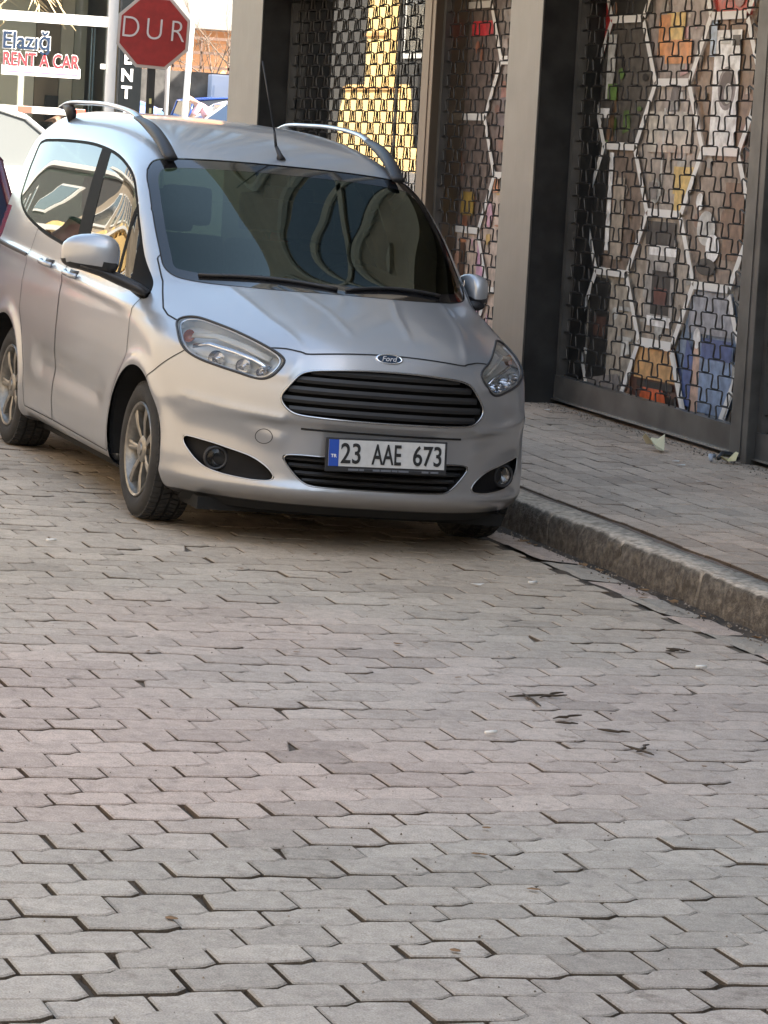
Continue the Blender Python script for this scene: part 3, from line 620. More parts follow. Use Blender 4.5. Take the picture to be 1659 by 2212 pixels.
# faces: convert to list with labels; cut by scalar fields
FACES=[tuple(f) for f in VF]; LAB=np.zeros(len(FACES),int)
def cut(g, near, new, allowed=(0,)):
    """split the mesh along g=0 within `near` vertices and relabel faces with g<0 (labels in `allowed`) to `new`"""
    global FACES,LAB,VP
    val=g(VP); ok=near(VP)
    A=[i for i,f in enumerate(FACES) if LAB[i] in allowed and ok[list(f)].all()]
    if not A: return
    ed=set()
    for i in A:
        f=FACES[i]
        for k in range(len(f)):
            a,b=f[k],f[(k+1)%len(f)]
            if val[a]*val[b]<0: ed.add((a,b) if a<b else (b,a))
    mark={}
    for a,b in ed:
        m,o=(a,b) if abs(val[a])<abs(val[b]) else (b,a)
        t=val[m]/(val[m]-val[o]); mark.setdefault(m,[]).append(VP[m]+(VP[o]-VP[m])*t)
    ids=np.array(list(mark.keys()),int)
    if len(ids):
        VP[ids]=project(np.array([np.mean(mark[i],0) for i in ids]),2); val[ids]=0
    newF=[]; newL=[]; Aset=set(A)
    for i,f in enumerate(FACES):
        if i not in Aset: newF.append(f); newL.append(LAB[i]); continue
        v=val[list(f)]
        if (v<=0).all(): newF.append(f); newL.append(new if (v<0).any() or True else LAB[i])
        elif (v>=0).all(): newF.append(f); newL.append(LAB[i])
        elif len(f)==4:
            # split along the diagonal joining zero verts
            if v[0]==0 and v[2]==0 or (v[0]*v[2]>=0 and not (v[1]==0 and v[3]==0)): tr=((f[0],f[1],f[2]),(f[0],f[2],f[3]))
            else: tr=((f[1],f[2],f[3]),(f[1],f[3],f[0]))
            for t in tr:
                s=val[list(t)].sum(); newF.append(t); newL.append(new if s<0 else LAB[i])
        else: newF.append(f); newL.append(new if v.sum()<0 else LAB[i])
    FACES=newF; LAB=np.array(newL)
def gpoly(P, ax, n=6, sym=True, smooth=True):
    P=catmull(P,n) if smooth else np.array(P,float)
    def g(V):
        u=V[:,ax[0]]; v=V[:,ax[1]]
        if sym and ax[0]==0: u=np.abs(u)
        lo=P.min(0)-.06; hi=P.max(0)+.06; m=(u>lo[0])&(u<hi[0])&(v>lo[1])&(v<hi[1]); r=np.full(len(V),1.)
        r[m]=poly_sdf(u[m],v[m],P); return r
    return g
side=lambda V:np.abs(V[:,0])>.5
frontv=lambda V:V[:,1]<.1
HEAD=[(.768,.893),(.735,.911),(.700,.918),(.614,.897),(.556,.873),(.499,.844),(.457,.819),(.441,.797),(.459,.770),(.492,.732),(.518,.716),(.552,.714),(.612,.727),(.682,.743),(.739,.760),(.772,.780),(.786,.800),(.788,.835)]
FOG=[(.772,.425),(.697,.422),(.616,.405),(.535,.383),(.485,.354),(.455,.326),(.445,.300),(.509,.288),(.577,.290),(.654,.299),(.705,.318),(.745,.360)]
GRILLE=[(0,.790),(.12,.788),(.25,.780),(.345,.768),(.385,.752),(.428,.700),(.458,.655),(.452,.628),(.415,.592),(.385,.583),(.30,.578),(.15,.575),(0,.574)]
INTAKE=[(0,.412),(.2,.412),(.41,.408),(.425,.400),(.39,.355),(.35,.312),(.31,.288),(.25,.284),(0,.282)]
WIN=[(.155,.956),(.415,1.125),(.585,1.255),(.742,1.367),(.92,1.463),(1.116,1.515),(1.363,1.553),(1.672,1.575),(1.898,1.582),(2.292,1.578),(2.611,1.568),(2.86,1.553),(2.93,1.530),(2.93,1.45),(2.91,1.35),(2.87,1.26),(2.79,1.22),(2.62,1.175),(2.40,1.14),(2.2,1.118),(2.007,1.10),(1.734,1.083),(.961,1.028),(.45,.983)]
WS=[(0,1.575),(.35,1.570),(.57,1.555),(.625,1.540),(.668,1.49),(.690,1.40),(.708,1.28),(.715,1.16),(.715,1.09),(.690,1.062),(.62,1.050),(.40,1.052),(0,1.058)]
def halfpoly(H,lo=None):
    H=np.array(H,float); H2=H[::-1].copy(); H2[:,0]*=-1; H2=H2[1:-1] if abs(H[0,0])<1e-6 and abs(H[-1,0])<1e-6 else H2
    return np.concatenate([H,H2])
# labels: 1 windscreen frit, 2 windscreen glass, 3 side glass, 4 pillar trim, 5 head, 6 fog, 7 grille, 8 intake, 9 arch hole, 10 hood, 11 bumper, 12 front door, 13 rear door, 14 rear glass, 15 underbody, 16 tail, 17 black side-window edge
wsn=lambda V:(V[:,1]<1.4)&(V[:,2]>.98)&(V[:,1]>-.35)
cut(lambda V:gpoly(halfpoly(WS),(0,2),sym=False)(V), lambda V:wsn(V)&(V[:,1]<1.15-.0*V[:,2]), 1)
cut(lambda V:gpoly(halfpoly(WS),(0,2),sym=False)(V)+.038, lambda V:wsn(V), 2, (1,))
cut(gpoly(WIN,(1,2)), side, 17)
cut(lambda V:gpoly(WIN,(1,2))(V)+.014, side, 3, (17,))
cut(gpoly([(1.30,1.0),(1.26,1.16),(1.50,1.60),(1.68,1.62),(1.475,1.144),(1.45,1.0)],(1,2),smooth=False), side, 4, (3,17))
cut(gpoly([(.60,.93),(.60,1.05),(.70,1.40),(.735,1.40),(.635,1.05),(.635,.93)],(1,2),smooth=False), side, 4, (3,17))
cut(gpoly([(.10,.9),(.42,.9),(.44,1.04),(.50,1.14),(.56,1.30),(.4,1.2)],(1,2),smooth=False), side, 4, (3,17))
cut(gpoly(HEAD,(0,2)), frontv, 5)
cut(gpoly(FOG,(0,2)), lambda V:V[:,1]<-.3, 6)
cut(gpoly(halfpoly(GRILLE),(0,2),sym=False), lambda V:V[:,1]<-.3, 7)
cut(gpoly(halfpoly(INTAKE),(0,2),sym=False,n=3), lambda V:V[:,1]<-.3, 8)
for yc in (0.,2.489): cut(lambda V,yc=yc:np.hypot(V[:,1]-yc-.015,(V[:,2]-.305))-.366, lambda V,yc=yc:(np.abs(V[:,0])>.55)&(V[:,2]<.8), 9)
cut(lambda V:V[:,2]-.195, lambda V:V[:,2]<.3, 15)
cut(gpoly([(-.64,1.50),(.64,1.50),(.68,1.2),(.70,1.05),(-.70,1.05),(-.68,1.2)],(0,2),sym=False), lambda V:V[:,1]>2.9, 14)
cut(gpoly([(.73,1.18),(.83,1.18),(.90,.95),(.90,.70),(.80,.70),(.76,.95)],(0,2)), lambda V:V[:,1]>3.0, 16)
HOOD=[(0,-.80),(.25,-.775),(.36,-.745),(.43,-.70),(.50,-.662),(.56,-.555),(.615,-.43),(.69,-.25),(.73,-.195),(.768,-.185),(.785,-.10),(.785,-.02),(.757,.11),(.735,.20),(.73,.34),(0,.34)]
cut(lambda V:np.maximum(gpoly(halfpoly(HOOD),(0,1),sym=False,smooth=False)(V), np.clip((.855-.035*np.minimum(1,(V[:,0]/.45)**2)-V[:,2]),-1,1)), lambda V:(V[:,1]<.4)&(V[:,2]>.7), 10)
cut(lambda V:V[:,1]-(-.379+np.clip(.78-V[:,2],-.2,1)*1.46), lambda V:V[:,1]<.45, 11)
cut(gpoly([(.20,.93),(.19,.70),(.24,.62),(.42,.42),(.46,.235),(1.465,.25),(1.465,1.0),(1.46,1.15),(1.56,1.57),(1.56,1.612),(1.35,1.602),(1.08,1.562),(.88,1.50),(.66,1.372),(.40,1.17),(.2,1.0)],(1,2),smooth=False), side, 12)
cut(gpoly([(1.475,.25),(2.05,.25),(2.07,.45),(2.16,.62),(2.24,.72),(2.24,1.606),(1.57,1.612),(1.57,1.57),(1.47,1.15),(1.475,1.0)],(1,2),smooth=False), side, 13)
# stray islands of a door go back to the body
def keep_largest(lb):
    global LAB
    for sgn in (-1,1):
        ids=[i for i in range(len(FACES)) if LAB[i]==lb and VP[FACES[i][0]][0]*sgn>0]; par={}
        def fd(a):
            while par.setdefault(a,a)!=a: par[a]=par[par[a]]; a=par[a]
            return a
        for i in ids:
            f=FACES[i]
            for v in f[1:]: par[fd(v)]=fd(f[0])
        grp={}
        for i in ids: grp.setdefault(fd(FACES[i][0]),[]).append(i)
        for g_ in sorted(grp.values(),key=len)[:-1]:
            for i in g_: LAB[i]=0
for lb in (12,13): keep_largest(lb)
VN=gradF(VP,.009); VN/=np.linalg.norm(VN,axis=1)[:,None]
# even out the normals: glass strongly, paint slightly
_ed=np.array(list({(min(f[k],f[(k+1)%len(f)]),max(f[k],f[(k+1)%len(f)])) for f in FACES for k in range(len(f))}))
_gl=np.zeros(len(VP),bool)
for f,l in zip(FACES,LAB):
    if l in (1,2,3,4,14,17): _gl[list(f)]=True
for _i in range(40):
    s=VN.copy(); n=np.ones(len(VP)); m=np.ones(len(_ed),bool) if _i<2 else _gl[_ed[:,0]]&_gl[_ed[:,1]]
    e=_ed[m]; np.add.at(s,e[:,0],VN[e[:,1]]); np.add.at(s,e[:,1],VN[e[:,0]]); np.add.at(n,e[:,0],1); np.add.at(n,e[:,1],1)
    VN=s/np.linalg.norm(s,axis=1)[:,None]
def patch(labels, off=0, cond=None):
    ids=[i for i in range(len(FACES)) if LAB[i] in labels and (cond is None or cond(VP[FACES[i][0]]))]
    fs=[FACES[i] for i in ids]; used=sorted({v for f in fs for v in f}); mp={v:k for k,v in enumerate(used)}
    return used,VP[used]+VN[used]*off,VN[used],[tuple(mp[v] for v in f) for f in fs]
def boundary_loops(fs):
    ec={}
    for f in fs:
        for k in range(len(f)):
            a,b=f[k],f[(k+1)%len(f)]
            if (b,a) in ec: del ec[(b,a)]
            else: ec[(a,b)]=1
    nxt={a:b for a,b in ec}; loops=[]; seen=set()
    for s in list(nxt):
        if s in seen: continue
        L=[s]; seen.add(s); c=nxt[s]
        while c!=s and c in nxt and c not in seen: L.append(c); seen.add(c); c=nxt[c]
        if c==s and len(L)>8: loops.append(L)
    return loops
# ---- materials
def paint(name,col):
    m=mat(name,col,rough=.33,metal=.6,spec=.5,coat=.6)
    nt=m.node_tree; b=nt.nodes['Principled BSDF']; tc=nt.nodes.new('ShaderNodeTexCoord')
    n=nt.nodes.new('ShaderNodeTexNoise'); n.inputs['Scale'].default_value=2600; n.inputs['Detail'].default_value=2; nt.links.new(tc.outputs['Object'],n.inputs[0])
    n2=nt.nodes.new('ShaderNodeTexNoise'); n2.inputs['Scale'].default_value=5; n2.inputs['Detail'].default_value=7; nt.links.new(tc.outputs['Object'],n2.inputs[0])
    mr=nt.nodes.new('ShaderNodeMapRange'); mr.inputs[1].default_value=.3; mr.inputs[2].default_value=.7; mr.inputs[3].default_value=.86; mr.inputs[4].default_value=1.1; nt.links.new(n.outputs[0],mr.inputs[0])
    mx=nt.nodes.new('ShaderNodeMix'); mx.data_type='RGBA'; mx.blend_type='MULTIPLY'; mx.inputs['Factor'].default_value=1; mx.inputs['A'].default_value=(*col,1); nt.links.new(mr.outputs[0],mx.inputs['B'])
    # road dust towards the sills
    sx=nt.nodes.new('ShaderNodeSeparateXYZ'); nt.links.new(tc.outputs['Object'],sx.inputs[0])
    dz=nt.nodes.new('ShaderNodeMapRange'); dz.inputs[1].default_value=.15; dz.inputs[2].default_value=.75; dz.inputs[3].default_value=.55; dz.inputs[4].default_value=.05; nt.links.new(sx.outputs[2],dz.inputs[0])
    mu=nt.nodes.new('ShaderNodeMath'); mu.operation='MULTIPLY'; nt.links.new(dz.outputs[0],mu.inputs[0]); nt.links.new(n2.outputs[0],mu.inputs[1])
    m2=nt.nodes.new('ShaderNodeMix'); m2.data_type='RGBA'; m2.inputs['B'].default_value=(.30,.26,.22,1); nt.links.new(mu.outputs[0],m2.inputs['Factor']); nt.links.new(mx.outputs['Result'],m2.inputs['A']); nt.links.new(m2.outputs['Result'],b.inputs['Base Color'])
    r=nt.nodes.new('ShaderNodeMapRange'); r.inputs[1].default_value=.3; r.inputs[2].default_value=.7; r.inputs[3].default_value=.03; r.inputs[4].default_value=.14; nt.links.new(n2.outputs[0],r.inputs[0]); nt.links.new(r.outputs[0],b.inputs['Coat Roughness'])
    # inside of the shell is dark trim
    ge=nt.nodes.new('ShaderNodeNewGeometry'); di=nt.nodes.new('ShaderNodeBsdfDiffuse'); di.inputs[0].default_value=(.02,.02,.021,1)
    ms=nt.nodes.new('ShaderNodeMixShader'); out=nt.nodes['Material Output']; nt.links.new(ge.outputs['Backfacing'],ms.inputs[0]); nt.links.new(b.outputs[0],ms.inputs[1]); nt.links.new(di.outputs[0],ms.inputs[2]); nt.links.new(ms.outputs[0],out.inputs[0])
    return m
PAINT=paint('silver_metallic_paint',(.385,.40,.425))
BLK=mat('black_plastic',(.018,.018,.02),rough=.45,bump=.15,bscale=900); GLOSSBLK=mat('gloss_black',(.008,.008,.009),rough=.08,coat=.5)
DARK=mat('dark_cavity',(.006,.006,.006),rough=.9); CHROME=mat('chrome',(.75,.76,.78),rough=.08,metal=1); SATIN=mat('satin_silver',(.55,.56,.57),rough=.28,metal=1,coat=.3)
WSG=glass('windscreen_glass',(.17,.225,.18),boost=1.0,refl=(.84,.95,.86)); SIDEG=glass('side_glass',(.10,.13,.11),boost=.95); LENS=glass('lamp_lens',(.95,.96,.97),boost=.6)
SGW_=0
van=empty('parked_car',(0,0,0),label='silver compact passenger van with roof rails parked against the kerb, facing us',cat='car',mat=MCAR.to_3x3())
def vpart(name,labels,material,off=0,cond=None,parent=None,smooth=True):
    u,P,N,f=patch(labels,off,cond)
    if not f: return None
    return mesh_obj(name,P,f,material,parent or van,True,normals=N)
L_=lambda p:p[0]<0; R_=lambda p:p[0]>0
body=vpart('body',(0,),PAINT); hood=vpart('hood',(10,),PAINT); bumper=vpart('front_bumper',(11,),PAINT)
doors={}
for nm,lb in (('front_door',12),('sliding_door',13)):
    for s,c in (('l',L_),('r',R_)): doors[nm+s]=vpart(nm,(lb,),PAINT,cond=c)
vpart('underbody',(15,),BLK)
wsf=vpart('windscreen_surround',(1,),GLOSSBLK,off=-.002); vpart('windscreen',(2,),WSG,off=-.003)
for c in (L_,R_):
    vpart('side_window',(3,),SIDEG,off=-.003,cond=c); vpart('window_pillar',(4,17),mat('black_pillar_trim',(.004,.004,.004),rough=.65,spec=.08),off=-.0015,cond=c)
vpart('rear_window',(14,),SIDEG)
for c in (L_,R_): vpart('tail_light',(16,),mat('tail_red',(.35,.01,.01),rough=.1,coat=1),cond=c)
# seams
def ribbon(labA,labB,wd=.0035,off=.0012,cond=None):
    ef={}
    for i,f in enumerate(FACES):
        l=LAB[i]
        if l in labA or l in labB:
            for k in range(len(f)):
                a,b=f[k],f[(k+1)%len(f)]; ef.setdefault((min(a,b),max(a,b)),[]).append(l)
    vs=[];fs=[]
    for (a,b),ls in ef.items():
        if len(ls)==2 and ((ls[0] in labA and ls[1] in labB) or (ls[1] in labA and ls[0] in labB)) and ls[0]!=ls[1]:
            p,q=VP[a],VP[b]; n=VN[a]; t=q-p; s=np.cross(n,t); s/=np.linalg.norm(s)+1e-9; t=t/(np.linalg.norm(t)+1e-9)*.0015
            k=len(vs); vs+=[p+s*wd*.5+n*off-t,p-s*wd*.5+n*off-t,q-s*wd*.5+n*off+t,q+s*wd*.5+n*off+t]; fs.append((k,k+1,k+2,k+3))
    return vs,fs
SEAM=mat('panel_gap',(.01,.01,.01),rough=.8)
vs,fs=[],[]
for a,b in (((10,),(0,11)),((11,),(0,)),((12,),(0,13,4,3,17)),((13,),(0,3,4,17)),((1,),(0,10))):
    v_,f_=ribbon(a,b,wd=.0075 if a==(10,) else .005); k=len(vs); vs+=v_; fs+=[tuple(i+k for i in f) for f in f_]
mesh_obj('panel_seams',vs,fs,SEAM,van)
# recessed openings: floor pushed in, walls from the boundary
def recess(labels,depth,cond=None,axis=None):
    u,P,N,f=patch(labels,0,cond); D=(-N*depth) if axis is None else np.tile(np.array(axis)*depth,(len(P),1))
    vs=list(P+D); fs=list(f); loops=boundary_loops(f)
    for L in loops:
        k=len(vs); n=len(L); vs+=[P[i]+N[i]*.0 for i in L]+[P[i]+D[i] for i in L]
        fs+=[(k+i,k+(i+1)%n,k+n+(i+1)%n,k+n+i) for i in range(n)]
    return vs,fs,[[P[i]+N[i]*0 for i in L] for L in loops],[[N[i] for i in L] for L in loops]
def smooth_loop(L,it=3):
    L=np.array(L)
    for _ in range(it): L=(np.roll(L,1,0)+L*2+np.roll(L,-1,0))/4
    return L
def slat(poly_half,z,inset=.012):
    """half-width of the opening at height z"""
    P=catmull(halfpoly(poly_half),6); xs=[]
    for (x1,z1),(x2,z2) in zip(P,np.roll(P,-1,0)):
        if (z1-z)*(z2-z)<=0 and z1!=z2: xs.append(abs(x1+(x2-x1)*(z-z1)/(z2-z1)))
    return max(xs)-inset
def surf_y(x,z,y0=-1.05):
    y=np.full(np.shape(x),y0,float)
    for _ in range(60): y=y+F(x,y,z)*.8
    return y
SLAT=mat('grille_slat_plastic',(.016,.016,.017),rough=.5)
def grille_part(name,lab,poly,zs,hgt,dep,chrome_r):
    v,f,lp,ln=recess((lab,),.075,axis=(0,1,0)); g=mesh_obj(name,v,f,DARK,van)
    mb=MB()
    for z in zs:
        hw=slat(poly,z); X=np.linspace(-hw,hw,40); Yf=surf_y(X,np.full(40,z))
        # wedge section slat following the curve of the nose
        sec=[(.014,-hgt/2),(.010,0),(.018,hgt/2),(.05,hgt*.35),(.05,-hgt*.35)]
        vv=[];ff=[]
        for x,y in zip(X,Yf):
            for dy,dz in sec: vv.append((x,y+dy+dep,z+dz))
        n=len(sec)
        for i in range(39):
            for k in range(n): ff.append((i*n+k,(i+1)*n+k,(i+1)*n+(k+1)%n,i*n+(k+1)%n))
        mb.add(vv,ff)
    mb.build('grille_slats',SLAT,g,smooth='auto')
    if chrome_r:
        for L in lp:
            c=MB(); L=smooth_loop(L,4); c.tube([p+np.array([0,-.002,0]) for p in L],chrome_r,10,closed=True); c.build('grille_frame',mat('dull_chrome',(.42,.43,.45),rough=.22,metal=1),g,True)
    return g
gr=grille_part('grille',7,GRILLE,[.604,.646,.688,.730,.768],.027,.0,.0046)
ik=grille_part('lower_intake',8,INTAKE,[.305,.335,.366,.396],.017,.004,.003)
for c in (L_,R_):
    v,f,lp,ln=recess((6,),.045,c,axis=(0,1,0)); fp=mesh_obj('fog_lamp_bezel',v,f,mat('fog_recess_black',(.007,.007,.008),rough=.6,spec=.2),van)
    for L in lp:
        c_=MB(); c_.tube(smooth_loop(L,3),.0025,6,closed=True); c_.build('bezel_rim',SATIN,fp,True)
    s=-1 if c is L_ else 1; x=s*.655; z=.355; y=float(surf_y(np.array([x]),np.array([z]))[0])+.028
    Mx=Matrix.Translation((x,y,z))@Matrix.Rotation(math.radians(12)*s,4,'Z')
    m_=MB(); m_.lathe([(.052,.02),(.052,-.012),(.046,-.016),(.040,-.010)],28,'y',Mx); m_.build('fog_lamp_ring',BLK,fp,True)
    m_=MB(); m_.lathe([(.040,-.006),(.034,.004),(.018,.018),(.0005,.024)],28,'y',Mx); m_.build('fog_reflector',mat('dull_reflector',(.12,.12,.12),rough=.25,metal=1),fp,True)
    m_=MB(); m_.lathe([(.041,-.006),(.03,-.012),(.015,-.0145),(.0005,-.015)],28,'y',Mx); m_.build('fog_lens',LENS,fp,True)
# head lamps
AMB=mat('amber_reflector',(.34,.13,.07),rough=.25,coat=.6); REFL=mat('lamp_reflector',(.72,.74,.78),rough=.12,metal=1)
HOUS=mat('lamp_housing',(.62,.62,.60),rough=.35,metal=.25)
for s,c in ((-1,L_),(1,R_)):
    v,f,lp,ln=recess((5,),.055,c); h=mesh_obj('headlight',v,f,HOUS,van,True)
    for L in lp:
        b_=MB(); b_.tube(smooth_loop(L,3),.0055,8,closed=True); b_.build('headlight_seal',BLK,h,True)
        Ls=smooth_loop(L,6); cen=Ls.mean(0); In=cen+(Ls-cen)*.93+np.array(ln[0]).mean(0)*-.008
        b_=MB(); b_.tube(In,.0065,8,closed=True); b_.build('headlight_trim',SATIN,h,True)
    def hp(x,z,d):
        y=float(surf_y(np.array([x*s]),np.array([z]))[0]); n=gradF(np.array([[x*s,y,z]]))[0]; n/=np.linalg.norm(n); return Vector((x*s,y,z))-Vector(n)*d,Vector(n)
    # diagonal brow
    b_=MB(); pts=[hp(x,z,.018)[0] for x,z in ((.755,.815),(.70,.835),(.62,.815),(.56,.795),(.50,.765))]; b_.tube(pts,[(.013,.008)]*5,10); b_.build('headlight_brow',REFL,h,True)
    b_=MB(); pts=[hp(x,z,.02)[0] for x,z in ((.74,.862),(.66,.872),(.58,.845),(.50,.802))]; b_.tube(pts,[(.018,.006)]*4,10); b_.build('headlight_band',mat('lamp_beige',(.45,.42,.36),rough=.3,coat=.5),h,True)
    for x,z,r in ((.69,.785,.036),(.60,.770,.034),(.535,.752,.026)):
        p,n=hp(x,z,.03); Mx=Matrix.Translation(p)@(Vector((n.x*.5,n.y,0))).to_track_quat('Z','Y').to_matrix().to_4x4()
        b_=MB(); b_.lathe([(r,.012),(r*.97,.004),(r*.8,-.014),(r*.5,-.026),(r*.22,-.03)],20,'z',Mx); b_.lathe([(r*.25,-.03),(r*.25,.0),(r*.15,.006),(.0005,.007)],12,'z',Mx); b_.build('reflector_bowl',REFL,h,True)
    for k in range(9):
        x=.52+k*.026; p,n=hp(x,.745+.012*(k/3.),.026); b_=MB()
    p,n=hp(.752,.862,.03); Mx=Matrix.Translation(p)@(Vector((n.x*.6,n.y,.1))).to_track_quat('Z','Y').to_matrix().to_4x4()
    b_=MB(); b_.lathe([(.028,.01),(.022,-.008),(.010,-.016),(.0005,-.018)],18,'z',Mx); b_.build('indicator_reflector',AMB,h,True)
    u_,P_,N_,f_=patch((5,),.0,c); mesh_obj('headlight_lens',P_,f_,LENS,h,True,normals=N_)
# wheels
TYRE=mat('tyre_rubber',(.022,.021,.020),rough=.8,noise=.35,nscale=14,bump=.2,bscale=260); RIMM=mat('alloy_rim',(.24,.225,.20),rough=.42,metal=.8,coat=.2,noise=.2,nscale=30); DISC=mat('brake_disc',(.16,.13,.11),rough=.5,metal=.8)
def wheel(parent,cx,cy,s,R=.305,name='wheel',rr=.203,wdt=.195,mats=(None,None)):
    T=Matrix.Translation((cx,cy,R)) @ (Matrix.Rotation(math.pi,4,'Z') if s>0 else Matrix.Identity(4)) ; # local -x is the outer side
    w_=empty(name); w_.parent=parent; w_.matrix_local=T
    hw=wdt/2; mb=MB(); n=72
    prof=[(rr-.004,-hw+.018),(rr+.010,-hw+.004),(rr+.030,-hw-.006),(.262,-hw-.008),(.283,-hw+.004),(.296,-hw+.022),(.2985,-hw+.04),(.2985,-.052),(.290,-.050),(.290,-.044),(.2985,-.042),(.2985,-.004),(.290,-.003),(.290,.003),(.2985,.004),(.2985,.042),(.290,.044),(.290,.050),(.2985,.052),(.2985,hw-.04),(.296,hw-.022),(.27,hw),(rr,hw-.01)]
    mb.lathe(prof,n,'x')
    # tread blocks
    for k in range(64):
        a=2*math.pi*k/64
        for x0,x1,sk in ((-hw+.010,-.054,.35),(-.040,-.006,.9),(.006,.040,-.9),(.054,hw-.010,-.35)):
            M_=Matrix.Rotation(a,4,'X'); da=.0105
            P=[]
            for r_ in (.290 if x0>-.05 and x1<.05 else .282,.305):
                for (x,t) in ((x0,-da),(x1,-da),(x1,da),(x0,da)):
                    rad=r_ if r_<.3 or abs(x)<hw-.02 else .298
                    P.append(M_@Vector((x,t+sk*(x-(x0+x1)/2)*.35,rad)))
            mb.add(P,[(4,5,6,7),(0,1,5,4),(1,2,6,5),(2,3,7,6),(3,0,4,7)])
    mb.build('tyre',TYRE,w_,'auto')
    mb=MB(); mb.lathe([(rr+.006,-hw+.004),(rr+.002,-hw-.002),(rr-.008,-hw+.002),(rr-.012,-hw+.014),(rr-.022,-hw+.03),(rr-.024,.06),(.05,.06)],n,'x')
    # seven paired spokes
    for k in range(7):
        a=2*math.pi*(k+.25)/7
        for da in (-.17,.17):
            M_=Matrix.Rotation(a+da*.55,4,'X'); R0,R1=.045,rr-.006
            x_in,x_out=-hw+.026,-hw+.008; off=.0
            w0,w1=.0105,.0125; tilt=da*.055*6
            P=[]
            for r_,xx,wd,t in ((R0,x_in+.0,w0,da*.02),((R0+R1)/2,x_in-.012,w0,da*.10),(R1,x_out+.006,w1,da*.17)):
                P+=[M_@Vector((xx,t-wd,r_)),M_@Vector((xx-.004,t-wd*.35,r_)),M_@Vector((xx-.004,t+wd*.35,r_)),M_@Vector((xx,t+wd,r_)),M_@Vector((xx+.028,t+wd*.8,r_)),M_@Vector((xx+.028,t-wd*.8,r_))]
            fs=[]
            for j in (0,6):
                for q in range(6): fs.append((j+q,j+(q+1)%6,j+6+(q+1)%6,j+6+q))
            mb.add(P,fs)
    mb.lathe([(.060,-hw+.050),(.060,-hw+.022),(.050,-hw+.014),(.030,-hw+.012),(.028,-hw+.006),(.0005,-hw+.004)],28,'x')
    mb.build('rim',mats[0] or RIMM,w_,'auto')
    mb=MB(); mb.lathe([(.02,-hw+.07),(.13,-hw+.07),(.132,-hw+.085),(.02,-hw+.085)],32,'x'); mb.build('brake_disc',DISC,w_,True)
    return w_
for cy in (0,2.489):
    for s in (-1,1): wheel(van,s*.738,cy,s)
    # wheel-arch liners
    for s in (-1,1):
        mb=MB(); n=30; vs=[];fs=[]
        for i in range(n+1):
            a=math.pi*(-.06+1.12*i/n)
            yy_=cy+.015+.378*math.cos(a); zz_=.305+.378*math.sin(a); xb=.95
            for _k in range(30): xb-=float(F(np.array([xb]),np.array([yy_]),np.array([max(zz_,.2)]))[0])*.8
            for (x,r) in ((xb-.012,.374),(xb-.03,.385),(.60,.385),(.60,.05)): vs.append((s*x,cy+.015+r*math.cos(a),.305+r*math.sin(a)))
        for i in range(n):
            for k in range(3): fs.append((i*4+k,(i+1)*4+k,(i+1)*4+k+1,i*4+k+1))
        mb.add(vs,fs); mb.build('wheel_arch_liner',DARK,van)

# ---------------------------------------------------------------- van fittings
RUB=BLK
for s in (-1,1):
    rr_=empty('roof_rail'); rr_.parent=van
    P=catmull([(s*.560,.86,1.556),(s*.566,.98,1.612),(s*.572,1.12,1.662),(s*.577,1.27,1.697),(s*.582,1.42,1.722)],4,False)
    m_=MB(); m_.tube([(p[0],p[1],p[2]+.004) for p in P],[(.034-.012*k/(len(P)-1),.014+.016*math.sin(math.pi*min(1,k/(len(P)-1)*1.1))) for k in range(len(P))],12,up=(1,0,0)); m_.build('rail_foot',BLK,rr_,True)
    P=catmull([(s*.580,1.34,1.710),(s*.582,1.46,1.739),(s*.587,1.66,1.758),(s*.590,2.0,1.770),(s*.592,2.35,1.766),(s*.594,2.72,1.753),(s*.594,2.86,1.728)],5,False); m_=MB(); m_.tube(P,[(.021,.011)]*len(P),12,up=(1,0,0)); m_.build('rail_bar',SATIN,rr_,True)
    m_=MB(); m_.tube([(s*.594,2.64,1.69),(s*.594,2.70,1.72),(s*.594,2.78,1.740),(s*.594,2.86,1.728)],[(.022,.05),(.022,.04),(.02,.018),(.018,.009)],10,up=(1,0,0)); m_.build('rail_foot',BLK,rr_,True)
